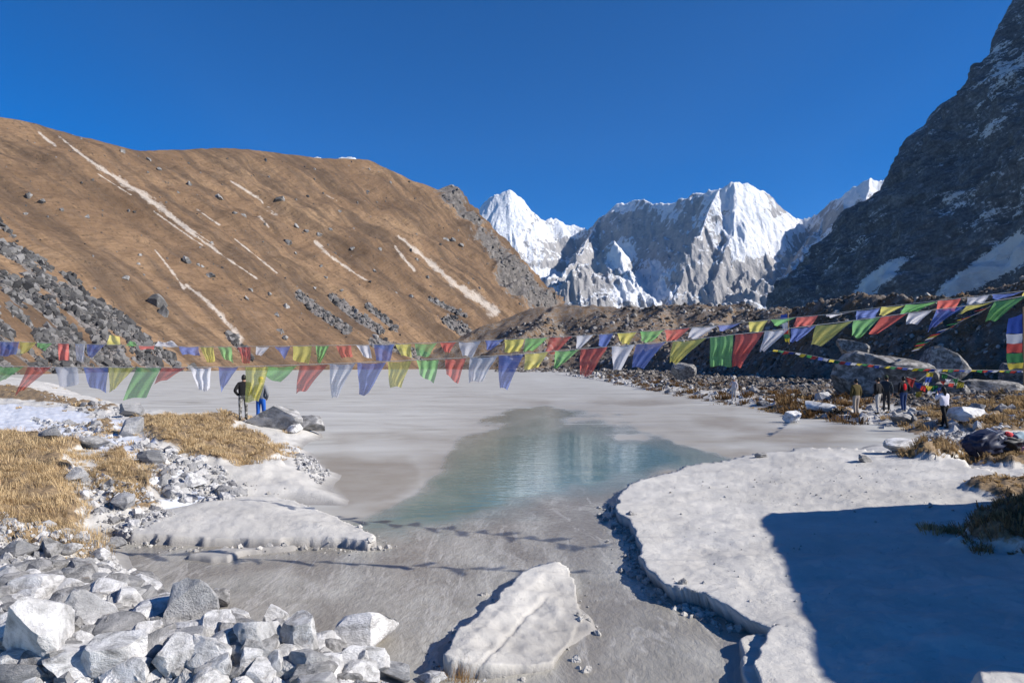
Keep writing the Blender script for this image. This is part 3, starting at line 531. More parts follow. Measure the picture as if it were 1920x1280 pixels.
def build_lake():
    cols = np.concatenate([np.arange(-700, -20, 20), np.arange(-20, 1940, 3.6), np.arange(1940, 2500, 20)]); rows = np.concatenate([np.arange(1490, 700, -2.4), 686+14*(2.6/14)**np.linspace(0, 1, 24)])
    PX, PY = np.meshgrid(cols, rows); D = H*F/(PY-HY); x = (PX-CX)/F*D
    def soft(pts, wdt, wob=10):
        s = sdpoly(PX, PY, np.array(pts, float), 120)+wob*fbm(PX/90, PY/35, 0.3, 3); return np.clip(0.5+s/(2*wdt), 0, 1)
    stream = soft([(150, 1500), (200, 1000), (640, 975), (830, 968), (960, 935), (1080, 905), (1130, 905), (1230, 930), (1500, 1000), (1500, 1500)], 16)
    pool = soft([(590, 985), (640, 966), (730, 950), (795, 915), (835, 872), (860, 835), (935, 800), (1010, 782), (1090, 800), (1180, 808), (1260, 822), (1330, 850), (1375, 862), (1300, 882), (1200, 905), (1120, 918), (1080, 920), (1000, 950), (900, 980), (800, 1002), (690, 1006)], 28, 20)
    arm = soft([(870, 800), (900, 775), (960, 762), (1050, 760), (1160, 778), (1080, 785), (990, 790), (930, 805)], 12, 14)*0.62
    sed = soft([(590, 860), (640, 850), (760, 855), (800, 880), (790, 915), (740, 945), (640, 960), (610, 900)], 16)*0.9
    sed = np.maximum(sed, soft([(620, 812), (760, 805), (960, 815), (900, 835), (760, 830), (640, 830)], 10)*0.5)
    sed = np.maximum(sed, soft([(1150, 790), (1350, 770), (1600, 800), (1530, 860), (1380, 860), (1250, 815)], 34, 22)*np.clip(0.85+0.9*fbm(PX/160, PY/16, 6.2, 3), 0.1, 1.1))
    sed = np.maximum(sed, soft([(930, 745), (1300, 745), (1500, 785), (1300, 770), (1000, 765)], 16, 14)*np.clip(0.8+0.9*fbm(PX/160, PY/12, 7.2, 3), 0, 1))
    near = sdpoly(PX, PY, np.array([(640, 985), (780, 930), (860, 835), (935, 800), (1010, 775), (1260, 815), (1400, 850), (1300, 882), (1120, 918), (900, 975)], float), 200); sed = np.maximum(sed, 0.75*np.exp(np.minimum(near, 0)/70)*np.clip(1.0+0.6*fbm(PX/120, PY/26, 2.2, 3), 0, 1.2)); sed = np.clip(sed, 0, 1)
    pl = np.maximum(pool, arm); ice = 1-np.maximum(np.maximum(stream, pool), arm)
    pl = pl*(1-0.9*stream*(1-pool))
    A = np.stack([ice, np.clip(pl, 0, 1), sed], -1).reshape(-1, 3)
    obj('lake', mesh('lake', np.stack([x, D, 0*x], -1), gridfaces(*PX.shape), True, A), M_lake, kind='structure', label='half frozen lake with a turquoise pool of open water')
build_lake()

# ------------------------------------------------------------------ stones
def ico(sub):
    bm = bmesh.new(); bmesh.ops.create_icosphere(bm, subdivisions=sub, radius=1.0)
    V = np.array([v.co[:] for v in bm.verts]); Fc = np.array([[v.index for v in f.verts] for f in bm.faces]); bm.free(); return V, Fc
ICO = {k: ico(k) for k in (1, 2, 3, 4)}
def rock_verts(sub, seed, cuts=9, flat=0.0, rough=0.05, sharp=1.0, planes=()):
    r = np.random.default_rng(seed); V = ICO[sub][0].copy()
    for nx, ny, nz, d in planes:
        n = np.array((nx, ny, nz), float); n /= np.linalg.norm(n); k = V@n-d; V -= np.outer(np.where(k > 0, k, 0), n)
    for i in range(cuts):                            # planes sliced off a ball give the broken faces
        n = r.normal(size=3); n /= np.linalg.norm(n); d = r.uniform(0.42, 0.80)
        k = V@n-d; V -= np.outer(np.where(k > 0, k*sharp, 0), n)
    V += (fbm(V[:, 0]*1.3+seed, V[:, 1]*1.3, V[:, 2]*1.3, 3)*rough*1.6)[:, None]*V
    V += (ridged(V[:, 0]*3+seed*3, V[:, 1]*3, V[:, 2]*3, 3)-0.8)[:, None]*V*rough
    V -= (V.max(0)+V.min(0))/2; V /= (V.max(0)-V.min(0))/2
    return V
def rock_mesh(name, sub, seed, smooth=True, **kw):
    me = mesh(name, rock_verts(sub, seed, **kw), ICO[sub][1], smooth)
    if smooth: me.set_sharp_from_angle(angle=math.radians(24))
    return me
BOULD = [rock_mesh('boulder_shape', 4, 100+i, cuts=9+i % 7, rough=0.035, sharp=1.0) for i in range(12)]
STONES = [rock_mesh('stone_shape', 2, 300+i, cuts=8+i % 5, rough=0.04, smooth=False) for i in range(16)]
STONE3 = [rock_mesh('stone_shape', 3, 400+i, cuts=8+i % 5, rough=0.05, sharp=0.95) for i in range(14)]
for m_ in BOULD+STONES+STONE3: m_.materials.append(M_stone)
def ground_hit(px, py):
    ds = np.geomspace(4.3, 250, 900); x = (px-CX)/F*ds; z = np.maximum(terrain(x, ds), 0.0)
    row = HY-(z-H)/ds*F; i = np.argmax(row < py)
    return np.array([x[i], ds[i], z[i]])
def put_rock(name, me, px, py, wpx, hpx, depth=1.0, mat=None, rot=None, sink=0.12, **kw):
    """a rock whose outline is centred at pixel (px,py), wpx by hpx, standing on the ground below it"""
    g = ground_hit(px, py+hpx*0.40); d = g[1]; sx = wpx/2/F*d; sz = hpx/2/F*d; sy = (sx+sz)/2*depth
    o = obj(name, me, **kw); r = random.Random(int(px*13+py*7))
    o.scale = (sx, sy, sz*(1+sink)); o.location = (g[0], d+sy*0.5, g[2]+sz*(1-sink)); o.rotation_euler = (r.uniform(-.12, .12), r.uniform(-.12, .12), r.choice([0, math.pi])+r.uniform(-.35, .35)) if rot is None else rot
    if mat is not None: o.material_slots[0].link = 'OBJECT'; o.material_slots[0].material = mat
    return o
G_HEAP = 'boulders heaped at the bottom left'
BL = [  # px, py, w, h, mesh, material, label
 (40, 1205, 165, 165, 0, None, 'largest white boulder cut by the left edge at the bottom'), (58, 1112, 105, 62, 1, None, 'smooth white boulder above the largest one at the left edge'),
 (146, 1160, 138, 95, 2, None, 'wide pale rounded boulder right of the largest left edge boulder'), (345, 1152, 112, 122, 3, None, 'tall pointed pale boulder standing at the water edge'),
 (411, 1127, 44, 40, 4, M_dstone, 'small blue-grey and white stone standing alone in the shallow water'), (240, 1135, 68, 62, 5, None, 'white boulder between the wide rounded one and the tall pointed one'),
 (200, 1245, 150, 90, 6, None, 'broad blocky white boulder at the bottom, left of centre of the heap'), (112, 1228, 140, 55, 7, M_dstone, 'long grey slanting slab beside the largest left edge boulder'),
 (322, 1243, 100, 88, 8, None, 'pale boulder with a dark left flank at the bottom edge'), (408, 1262, 64, 62, 9, None, 'white peaked boulder touching the bottom edge'),
 (438, 1168, 64, 40, 10, None, 'low white stone at the water edge right of the tall pointed boulder'), (300, 1128, 66, 34, 11, M_dstone, 'grey flat-topped stone tucked left of the tall pointed boulder'),
 (205, 1104, 140, 44, 0, M_dstone, 'broad grey slab lying behind the heap'), (268, 1096, 105, 34, 5, M_dstone, 'flat dark layered slab at the water edge behind the heap'),
 (45, 1082, 42, 48, 6, M_ostone, 'small brownish upright stone near the left edge'), (376, 1228, 56, 66, 7, None, 'narrow peaked pale stone in the heap left of the mottled boulder'),
 (470, 1214, 112, 98, 8, None, 'mottled white and violet-grey boulder left of the orange streaked one'), (512, 1165, 66, 48, 9, None, 'pale stone behind the orange streaked boulder'),
 (559, 1203, 90, 88, 10, M_ostone, 'grey boulder with orange streaks on its lit face'), (682, 1190, 145, 76, 11, None, 'wide smooth white boulder half in the water, rightmost big one'),
 (572, 1258, 84, 66, 1, None, 'white boulder at the bottom edge below the orange streaked one'), (508, 1256, 60, 60, 2, None, 'grey-white stone at the bottom edge, left of the one below the orange boulder'),
 (680, 1250, 125, 62, 3, None, 'cream boulder at the bottom edge below the wide smooth white one'), (742, 1268, 80, 40, 4, None, 'low pale stone at the bottom edge, right end of the heap'),
 (808, 1276, 66, 24, 5, None, 'small white stone at the bottom edge, alone right of the heap'), (265, 1205, 70, 66, 6, None, 'white boulder in the middle of the heap below the tall pointed one'),
 (40, 1275, 120, 50, 7, M_dstone, 'grey boulder in the bottom left corner'), (620, 1222, 60, 46, 8, M_dstone, 'dark grey stone wedged between the orange streaked and the white boulder'),
 (440, 1270, 50, 40, 9, M_dstone, 'small dark stone at the bottom edge beside the white peaked boulder'), (96, 1072, 60, 44, 10, M_dstone, 'grey angular block on the stony bank'),
 (30, 1035, 70, 36, 11, M_dstone, 'pale slab on the stony bank at the left edge'), (85, 1030, 62, 40, 0, M_dstone, 'dark rounded grey block on the stony bank'), (130, 1035, 44, 26, 1, M_ostone, 'brown layered stone on the stony bank'),
 (180, 1042, 60, 24, 2, None, 'long whitish stone on the stony bank'), (215, 1020, 40, 26, 3, None, 'white stone at the right end of the stony bank')]
for px, py, w_, h_, k, mt, lab in BL:
    put_rock('boulder', BOULD[k], px, py, w_*0.86, h_*0.86, 0.95, mt, label=lab, cat='boulder', group=G_HEAP)
# lone or striking rocks elsewhere
for px, py, w_, h_, k, mt, lab in [
 (510, 785, 105, 44, 0, M_dstone, 'dark cracked boulder in front of the two people on the left bank'), (578, 797, 62, 30, 3, M_dstone, 'brown slanting slab leaning at the lake edge on the left'), (548, 806, 36, 18, 5, None, 'white stone beside the slanting slab at the lake edge'),
 (243, 770, 42, 26, 6, M_dstone, 'grey flat-topped boulder on the left bank grass'), (242, 803, 40, 36, 7, None, 'white upright block left of the broad grass patch'), (164, 833, 66, 24, 8, M_dstone, 'dark wedge-shaped slab lying in the frozen stream'), (90, 818, 44, 28, 9, M_dstone, 'grey stone with a brown top in the frozen stream'),
 (282, 862, 56, 26, 10, M_dstone, 'pale grey rock below the frozen stream'), (140, 897, 36, 28, 11, None, 'whitish rounded stone among the left grass tufts'), (228, 945, 42, 30, 1, None, 'white block with a shaded left side above the sand plate'), (360, 905, 46, 32, 2, None, 'pale boulder among the stones right of the grass bank'),
 (1488, 784, 34, 22, 4, None, 'pointed pale rock frozen into the ice near the right shore'), (1622, 861, 28, 14, 5, M_dstone, 'small grey rock alone on the right sand flat'), (1428, 855, 26, 9, 6, M_dstone, 'small flat rock on the far edge of the sand ledge'), (1545, 765, 62, 20, 7, None, 'flat pale slab on the right beach'),
 (1695, 786, 48, 18, 8, M_dstone, 'low grey rock in front of the red jacket'), (1820, 778, 70, 26, 9, None, 'white rounded rock behind the person in white'), (1838, 772, 34, 24, 10, M_dstone, 'grey rock on the right edge of the white rounded one'), (1745, 950, 10, 9, 11, None, 'pebble-sized pale stone on the sand ledge'),
 (1690, 838, 60, 26, 1, None, 'pale rock left of the grass mound on the right sand')]:
    put_rock('boulder', BOULD[k], px, py, w_, h_, 0.9, mt, label=lab, cat='boulder')
o = put_rock('boulder', BOULD[2], 1150, 968, 40, 34, 0.8, M_dstone, label='dark rock wedged under the tip of the sand ledge', cat='boulder'); o.location = (2.06, 11.55, 0.08); o.scale = (0.17, 0.22, 0.17)
# the great boulders under the flags on the right
def big_rock(px, py, w_, h_, d, seed, lab, sub=4, cuts=7, rot=(0, 0, 0), dz=1.0):
    me = rock_mesh('great_boulder', sub, seed, cuts=cuts, rough=0.045, sharp=0.97, planes=[(-0.25, -0.9, -0.22, 0.62), (0.10, -0.15, 1, 0.72)]); me.materials.append(M_big)
    c = pt(px, py, d); o = obj('boulder', me, label=lab, cat='boulder'); o.scale = (w_/2/F*d, w_/2/F*d*dz, h_/2/F*d); o.location = c; o.rotation_euler = rot; return o
big_rock(1652, 716, 160, 112, 45, 901, 'great flat-topped grey boulder behind the group of people', rot=(0.05, 0.06, 0.2))
big_rock(1765, 700, 92, 90, 46, 902, 'rounded speckled boulder right of the great flat-topped one', rot=(0.1, 0.25, 0.5))
big_rock(1765, 745, 90, 60, 43, 903, 'dark boulder hung with loose flags below the rounded one')
big_rock(1855, 745, 120, 70, 44, 904, 'dark jagged boulder near the right edge behind the grass')
big_rock(1905, 705, 80, 50, 47, 905, 'grey boulder at the foot of the banner')
big_rock(1598, 655, 60, 40, 62, 906, 'angular block on the moraine above the great boulder')
big_rock(1282, 696, 46, 34, 78, 907, 'grey slab leaning on the moraine slope above the shore')
def shadow_block():
    V = ICO[4][0]; W = np.sign(V)*np.abs(V)**0.12; W /= np.abs(W).max(0); u, v, t = (W[:, 0]+1)/2, (W[:, 1]+1)/2, (W[:, 2]+1)/2
    x0 = 6.85+(8.5-6.85)*v; x = x0+(14.5-x0)*u; y = 3.9+(10.3-3.9)*v; z = -0.4+3.75*t; n = fbm(V[:, 0]*2, V[:, 1]*2, V[:, 2]*2, 4)
    me = mesh('shadow_boulder', np.stack([x+0.10*n, y+0.08*n, z+0.10*n], -1), ICO[4][1]); me.materials.append(M_big)
    obj('boulder', me, label='house-sized boulder just outside the right edge that shades the sand', cat='boulder')
shadow_block()

# stones of the banks: the larger ones are pieces of the ground, smaller ones go into one mass
def in_frame(p): 
    px, py = CX+p[0]/p[1]*F, HY-(p[2]-H)/p[1]*F; return -30 < px < 1950 and py < 1300
def scatter(poly_px, zl, n, smin, smax, seed, pw=2.0):
    P_ = plan(poly_px, zl); lo, hi = P_.min(0), P_.max(0); r = np.random.default_rng(seed); out_ = []
    X = r.uniform(lo[0], hi[0], n*12); Y = r.uniform(lo[1], hi[1], n*12); k = sdpoly(X, Y, P_, 1.0) > 0; X, Y = X[k][:n], Y[k][:n]
    Z = terrain(X, Y); s = smin+(smax-smin)*r.random(len(X))**pw
    return np.stack([X, Y, Z, s], -1)
AREAS = [  # pixel polygon, level, count, smallest, largest (m), seed
 ([(0, 965), (110, 985), (200, 985), (235, 1015), (262, 1060), (280, 1100), (200, 1120), (0, 1110), (-60, 1040)], 0.45, 330, 0.05, 0.22, 1), ([(0, 1090), (280, 1080), (430, 1165), (700, 1215), (770, 1300), (-60, 1330)], 0.3, 420, 0.12, 0.40, 2, 1.1),
 ([(255, 850), (330, 868), (420, 880), (470, 900), (420, 915), (350, 915), (280, 905), (265, 880)], 0.45, 150, 0.07, 0.30, 3), ([(130, 905), (210, 900), (300, 915), (330, 935), (230, 960), (190, 940)], 0.5, 110, 0.05, 0.22, 4), ([(540, 840), (590, 850), (620, 880), (600, 900), (560, 885)], 0.2, 80, 0.05, 0.22, 5),
 ([(60, 790), (200, 810), (270, 850), (200, 850), (90, 830)], 0.6, 60, 0.08, 0.35, 6), ([(60, 745), (120, 755), (260, 780), (230, 800), (150, 780)], 0.6, 40, 0.08, 0.35, 7),
 ([(1060, 703), (1130, 712), (1250, 735), (1380, 755), (1490, 770), (1600, 780), (1600, 760), (1480, 752), (1350, 735), (1200, 715), (1100, 702)], 0.15, 330, 0.12, 1.0, 8), ([(1440, 762), (1600, 785), (1760, 800), (1800, 790), (1700, 770), (1560, 758)], 0.35, 130, 0.08, 0.5, 9),
 ([(1640, 845), (1720, 838), (1690, 870), (1640, 862)], 0.3, 40, 0.05, 0.3, 10), ([(1700, 770), (1920, 768), (1920, 830), (1800, 815)], 0.6, 70, 0.08, 0.5, 11), ([(1720, 800), (1800, 800), (1820, 830), (1720, 835)], 0.4, 40, 0.06, 0.3, 12)]
ALL = np.vstack([scatter(*a) for a in AREAS])
pxs = ALL[:, 3]/ALL[:, 1]*F; order = np.argsort(-pxs)
vis = [i for i in order if in_frame(ALL[i])]
top = vis[:290]; rest = np.array([i for i in vis[290:]])
for j, i in enumerate(top):
    X, Y, Z, s = ALL[i]; r = random.Random(int(i))
    o = obj('stone', STONE3[r.randrange(14)] if pxs[i] > 22 else STONES[r.randrange(16)], parent=GROUND)
    o.location = (X, Y, max(Z, -0.02)+s*0.16); o.scale = (s*r.uniform(.45, .75), s*r.uniform(.4, .65), s*r.uniform(.26, .5)); o.rotation_euler = (r.uniform(-.4, .4), r.uniform(-.4, .4), r.uniform(0, 6.3))
    if r.random() < 0.42: o.material_slots[0].link = 'OBJECT'; o.material_slots[0].material = M_dstone
def rubble(name, P4, seed, cols, sub=1, parent=None, label=None, squash=(0.35, 0.7)):
    """many small rocks as one mass; P4 = x, y, z, size"""
    r = np.random.default_rng(seed); T = np.stack([rock_verts(sub, 700+i, cuts=7, rough=0.05) for i in range(12)]); Fc = ICO[sub][1]; n = len(P4)
    V = T[r.integers(0, 12, n)]*np.stack([r.uniform(.4, .7, n), r.uniform(.35, .65, n), r.uniform(*squash, n)], -1)[:, None]
    a, b = r.uniform(0, 6.28, n), r.normal(0, 0.35, n); ca, sa, cb, sb = np.cos(a), np.sin(a), np.cos(b), np.sin(b)
    R = np.stack([np.stack([ca*cb, -sa, ca*sb], -1), np.stack([sa*cb, ca, sa*sb], -1), np.stack([-sb, 0*a, cb], -1)], 1)
    V = np.einsum('nij,nvj->nvi', R, V)*P4[:, None, 3:4]+P4[:, None, :3]
    Fa = (Fc[None]+(np.arange(n)*V.shape[1])[:, None, None]).reshape(-1, 3)
    cc = np.array(cols); t = r.random((n, 1))*(len(cc)-1); i0 = np.minimum(t.astype(int), len(cc)-2)[:, 0]; fr = t-i0[:, None]
    tint = np.repeat(cc[i0]*(1-fr)+cc[i0+1]*fr, V.shape[1], 0)
    return obj(name, mesh(name, V.reshape(-1, 3), Fa, False, tint, 'tint'), M_rub, parent, kind='stuff', label=label)
PALE = [(0.16, 0.16, 0.17), (0.36, 0.355, 0.35), (0.50, 0.49, 0.48), (0.62, 0.61, 0.60)]
rubble('bank_pebbles', ALL[rest], 5, PALE, 1, label='small pale stones strewn along the lake banks')
def pebbles():
    out_ = []
    for a in AREAS:
        q = scatter(a[0], a[1], a[2]*6, 0.02*max(1, a[4]*2), a[3]*1.6, a[5]+50); out_.append(q)
    q = np.vstack(out_); q = q[[in_frame(p) for p in q]]; q[:, 2] += q[:, 3]*0.1; return q
rubble('gravel', pebbles(), 6, PALE, 1, label='fine gravel between the stones of the banks')
def clods():
    r = np.random.default_rng(77); out_ = []
    for poly, n, q in ((P_LEDGE, 420, (18, 26)), (P_PLATE, 260, (0, 16)), (P_LUMP, 70, (0, 14))):
        i = r.integers(q[0], q[1], n) % len(poly); t = r.random(n)[:, None]; A, B = poly[i], poly[(i+1) % len(poly)]; P_ = A+(B-A)*t; e = B-A; nn = np.stack([e[:, 1], -e[:, 0]], -1); nn /= np.linalg.norm(nn, axis=1)[:, None]
        sgn = np.where(sdpoly(*(P_+nn*0.05).T, poly, 3) > 0, -1.0, 1.0)[:, None]; P_ = P_+nn*sgn*np.abs(r.normal(0.08, 0.13, (n, 1))); out_.append(np.column_stack([P_, np.maximum(terrain(*P_.T), 0.0), 0.025+0.085*r.random(n)**3]))
    k = scatter([(1250, 900), (1500, 870), (1750, 910), (1800, 1000), (1500, 1160), (1300, 1080)], 0.25, 260, 0.012, 0.05, 78, 4.0); out_.append(k)
    return np.vstack(out_)
rubble('silt_clods', clods(), 12, [(0.26, 0.25, 0.235), (0.46, 0.44, 0.41), (0.57, 0.55, 0.51)], 1, label='broken silt crumbs along the sand ledges')
# moraine rubble, denser and larger towards the camera
def moraine_rocks(n, seed):
    r = np.random.default_rng(seed); px = r.uniform(930, 1960, n); d = 33*(640/33)**r.random(n); x = (px-CX)/F*d
    z, g, i, m = terrain(x, d, True); k = m > 0.5; x, d, z = x[k], d[k], z[k]
    s = np.clip((1.6+6*r.random(len(x))**5)*d/F*1.5, 0.1, 9); return np.stack([x, d, z, s], -1)
rubble('moraine_rubble', moraine_rocks(52000, 3), 8, [(0.06, 0.052, 0.045), (0.12, 0.105, 0.092), (0.20, 0.18, 0.16), (0.44, 0.42, 0.40)], 1, label='grey rubble covering the moraine ridge')
# blocks on the hillside: the picked-out ones as pieces, the talus as a mass
hp, hy = HPX.ravel(), HPY.ravel(); hv = HV.reshape(-1, 3)
def on_hill(px, py):
    k = np.argmin((hp-px)**2+(hy-py)**2); return hv[k]
for px, py, w_, h_ in [(295, 572, 30, 34), (303, 586, 22, 26), (286, 563, 16, 16), (350, 489, 17, 15), (396, 517, 16, 12), (235, 522, 13, 11), (354, 346, 13, 12), (230, 285, 14, 12), (278, 301, 10, 8), (298, 318, 9, 8), (452, 407, 18, 13), (410, 371, 18, 11), (538, 456, 18, 12), (525, 375, 18, 10), (555, 425, 14, 10), (575, 434, 10, 8), (637, 397, 8, 7), (598, 440, 12, 9), (713, 467, 10, 7), (660, 430, 10, 8), (620, 432, 8, 7), (660, 469, 10, 8), (703, 508, 9, 8), (781, 487, 8, 7), (835, 450, 14, 8), (80, 380, 12, 12), (115, 395, 10, 8), (55, 368, 12, 12), (48, 402, 10, 6), (165, 407, 12, 9),
                       (262, 478, 7, 6), (260, 495, 7, 6), (505, 551, 10, 7), (537, 575, 14, 12), (520, 590, 12, 10), (470, 545, 12, 10), (463, 560, 10, 12), (380, 500, 8, 6), (372, 497, 8, 6), (440, 400, 9, 7), (690, 360, 8, 6), (740, 550, 9, 7), (770, 556, 9, 7), (797, 585, 8, 6), (820, 595, 9, 7), (705, 632, 14, 12), (525, 622, 14, 12), (533, 634, 12, 9), (715, 655, 10, 12), (850, 452, 10, 8), (865, 460, 10, 7), (800, 520, 8, 6), (590, 540, 8, 7), (610, 520, 8, 6), (395, 455, 7, 6), (555, 475, 7, 6), (600, 500, 7, 6), (640, 545, 8, 6)]:
    p = on_hill(px, py); d = p[1]; r = random.Random(px); o = obj('hillside_rock', BOULD[r.randrange(12)], parent=HILL)
    o.location = p; o.scale = (w_/2/F*d, w_/2/F*d, h_/2/F*d*1.15); o.rotation_euler = (r.uniform(-.4, .4), r.uniform(-.4, .4), r.uniform(0, 6)); o.material_slots[0].link = 'OBJECT'; o.material_slots[0].material = M_hrock
def talus(n, seed):
    r = np.random.default_rng(seed); k = np.flatnonzero((HTAL.ravel() > 0.45) & (hp > -60) & (hp < 1000)); k = r.choice(k, n); P_ = hv[k]
    s = (2.2+11*r.random(n)**5)*P_[:, 1]/F*1.4*np.where(hp[k] > 470, 0.55, 1); k2 = np.flatnonzero((HTAL.ravel() <= 0.45) & (hp > -40) & (hp < 1030) & (HROCK.ravel() < 0.6)); k2 = r.choice(k2, 800); P2 = hv[k2]; s2 = (1.2+3.5*r.random(800)**6)*P2[:, 1]/F*1.3
    k3 = r.choice(np.flatnonzero(HROCK.ravel() > 0.6), 350); P3 = hv[k3]; s3 = (2+6*r.random(350)**2)*P3[:, 1]/F
    return np.vstack([np.column_stack([P_, s]), np.column_stack([P2, s2]), np.column_stack([P3, s3])])
rubble('talus_rubble', talus(6500, 4), 9, [(0.035, 0.035, 0.037), (0.085, 0.083, 0.082), (0.14, 0.136, 0.132), (0.26, 0.25, 0.243)], 1, label='grey talus blocks strewn down the brown hillside', squash=(0.4, 0.8))

# ------------------------------------------------------------------ dry grass
def grass(name, areas, seed, label, lo=(0.28, 0.19, 0.10), hi=(0.82, 0.63, 0.37)):
    r = np.random.default_rng(seed); VV, CC = [], []
    for poly, n, ln, wd in areas:                     # tussocks: blades spring from a centre and droop outwards
        per = 60; nt = max(6, n//per); a, b = poly.min(0), poly.max(0); X = r.uniform(a[0], b[0], nt*8); Y = r.uniform(a[1], b[1], nt*8)
        nz = fbm(X*0.9, Y*0.9, 4.4, 3); k = (sdpoly(X, Y, poly, 1.0)+(0.35*nz+0.25*r.normal(size=X.shape))*np.clip(Y/14, 0.8, 3) > 0); X, Y, nz = X[k][:nt], Y[k][:nt], nz[k][:nt]; nt = len(X)
        sz = 0.4+1.1*r.random(nt)**1.5; X, Y, nz, sz = [np.repeat(q, per) for q in (X, Y, nz, sz)]; m_ = len(X); per_ = per; tone = np.repeat(r.random(nt), per)
        a_ = r.uniform(0, 6.28, m_); rad = ln*0.75*sz*np.sqrt(r.random(m_)); X = X+np.cos(a_)*rad; Y = Y+np.sin(a_)*rad*0.8
        Z = terrain(X, Y)-0.015; l = ln*sz*(0.45+0.75*r.random(m_)); lean = np.clip(0.35+0.75*rad/(ln*sz), 0, 1.15)*(0.6+0.7*r.random(m_))
        dx, dy = np.cos(a_)*lean*0.75-0.42*r.random(m_), np.sin(a_)*lean*0.75+0.1*r.normal(size=m_); c = np.stack([X, Y, Z], -1); a2 = r.uniform(0, 6.28, m_)
        side = np.stack([np.sin(a2), -np.cos(a2), 0*a_], -1)*wd*(0.5+0.7*r.random(m_))[:, None]
        mid = c+np.stack([dx*l*0.40, dy*l*0.40, l*0.58], -1); tip = c+np.stack([dx*l*1.15, dy*l*1.15, l*(0.85-0.45*lean)], -1)
        VV.append(np.stack([c-side, c+side, mid+side*0.7, mid-side*0.7, tip], 1)); t = np.clip(r.random(m_)*0.55+0.45*tone+0.15*nz, 0, 1)[:, None]; CC.append(np.repeat(np.array(lo)*(1-t)+np.array(hi)*t, 5, 0))
    V = np.concatenate(VV); n = len(V); base = (np.arange(n)*5)[:, None, None]; Fa = (np.array([[0, 1, 2], [0, 2, 3], [3, 2, 4]])[None]+base).reshape(-1, 3)
    return obj(name, mesh(name, V.reshape(-1, 3), Fa, True, np.concatenate(CC), 'tint'), M_grass, kind='stuff', label=label)
g_ = [p for p, h in GR]
grass('dry_grass', [(g_[0], 80000, 0.19, 0.004), (g_[1], 14000, 0.13, 0.004), (g_[2], 42000, 0.16, 0.006), (g_[3], 2500, 0.14, 0.008), (g_[4], 7000, 0.18, 0.014), (g_[5], 1200, 0.2, 0.014)], 21, 'golden dry grass tufts on the left bank')
grass('dry_grass', [(g_[6], 6000, 0.22, 0.010), (g_[7], 7000, 0.18, 0.010), (g_[8], 12000, 0.16, 0.007), (g_[9], 3000, 0.10, 0.007), (g_[10], 3500, 0.35, 0.03), (g_[11], 5000, 0.3, 0.02), (g_[12], 6000, 0.3, 0.02)], 22, 'brown dry grass tufts on the right bank', (0.14, 0.092, 0.05), (0.56, 0.40, 0.21))
MG = [plan([(1120, 706), (1240, 728), (1400, 750), (1520, 752), (1500, 735), (1380, 728), (1240, 712), (1140, 702)], 0.6), plan([(1440, 735), (1590, 748), (1600, 735), (1480, 722)], 1.2)]
grass('moraine_grass', [(MG[0], 9000, 0.55, 0.03), (MG[1], 4000, 0.5, 0.03)], 23, 'dark brown scrub at the foot of the moraine', (0.07, 0.042, 0.022), (0.26, 0.16, 0.075))
def stem_tuft():
    r = np.random.default_rng(3); V = []; g = ground_hit(868, 1279)
    for i in range(60):
        b = g+np.array([r.normal(0, .06), r.normal(0, .05), -0.02]); t = b+np.array([r.normal(-.02, .06), r.normal(0, .05), r.uniform(.08, .26)]); V += [b+[-.003, 0, 0], b+[.003, 0, 0], t]
    obj('dry_grass', mesh('dry_grass', np.array(V), np.arange(180).reshape(-1, 3), True, np.full((180, 3), (0.40, 0.24, 0.10)), 'tint'), M_grass, kind='stuff', label='few orange grass stalks poking up at the bottom edge')
stem_tuft()

# ------------------------------------------------------------------ prayer flags
def flag_mesh(name, q, d, seed, size=0.36, amp=0.018, n=13, off=None):
    """cloth square hung by its top edge; q = TL, TR, BR, BL as seen, d = (left, right) distance of the cord there"""
    r = random.Random(seed); (tl, tr, br, bl) = [np.array(p, float) for p in q]; dm = (d[0]+d[1])/2
    side = (np.linalg.norm(bl-tl)+np.linalg.norm(br-tr))/2/F*dm
    if off is None: off = math.sqrt(max(0.0, size*size-side*side)); off = min(off, size*0.75)*r.choice((-1, 1, 1))*r.uniform(0.6, 1.0)
    V, UV = [], []; ph, fr, cu = r.uniform(0, 6.28), r.uniform(1.2, 2.6), r.uniform(-1, 1)
    for j in range(n):
        v = j/(n-1)
        for i in range(n):
            u = i/(n-1)
            sag = (1-v)*0.06*math.sin(math.pi*u)*np.array([0, 1])*np.linalg.norm(tr-tl)*0.6
            p = (tl*(1-u)+tr*u)*(1-v)+(bl*(1-u)+br*u)*v+sag
            p = p+np.array([math.sin(v*5+ph)*0.03*v, math.sin(u*6.0*fr/2+ph)*0.035*v])*np.linalg.norm(tr-tl)
            dd = d[0]*(1-u)+d[1]*u+off*v+amp*(0.25+v)*(math.sin(u*fr*6.28+v*2.0+ph)+0.5*math.sin((u*1.3+v)*fr*5+ph*2))+cu*0.06*v*v*u
            V.append(pt(p[0], p[1], dd)); UV.append((u, 1-v))
    me = mesh(name, np.array(V), gridfaces(n, n), True); ul = me.uv_layers.new(name='UVMap')
    vi = np.zeros(len(me.loops), np.int32); me.loops.foreach_get('vertex_index', vi); ul.data.foreach_set('uv', np.array(UV, np.float32)[vi].ravel()); return me
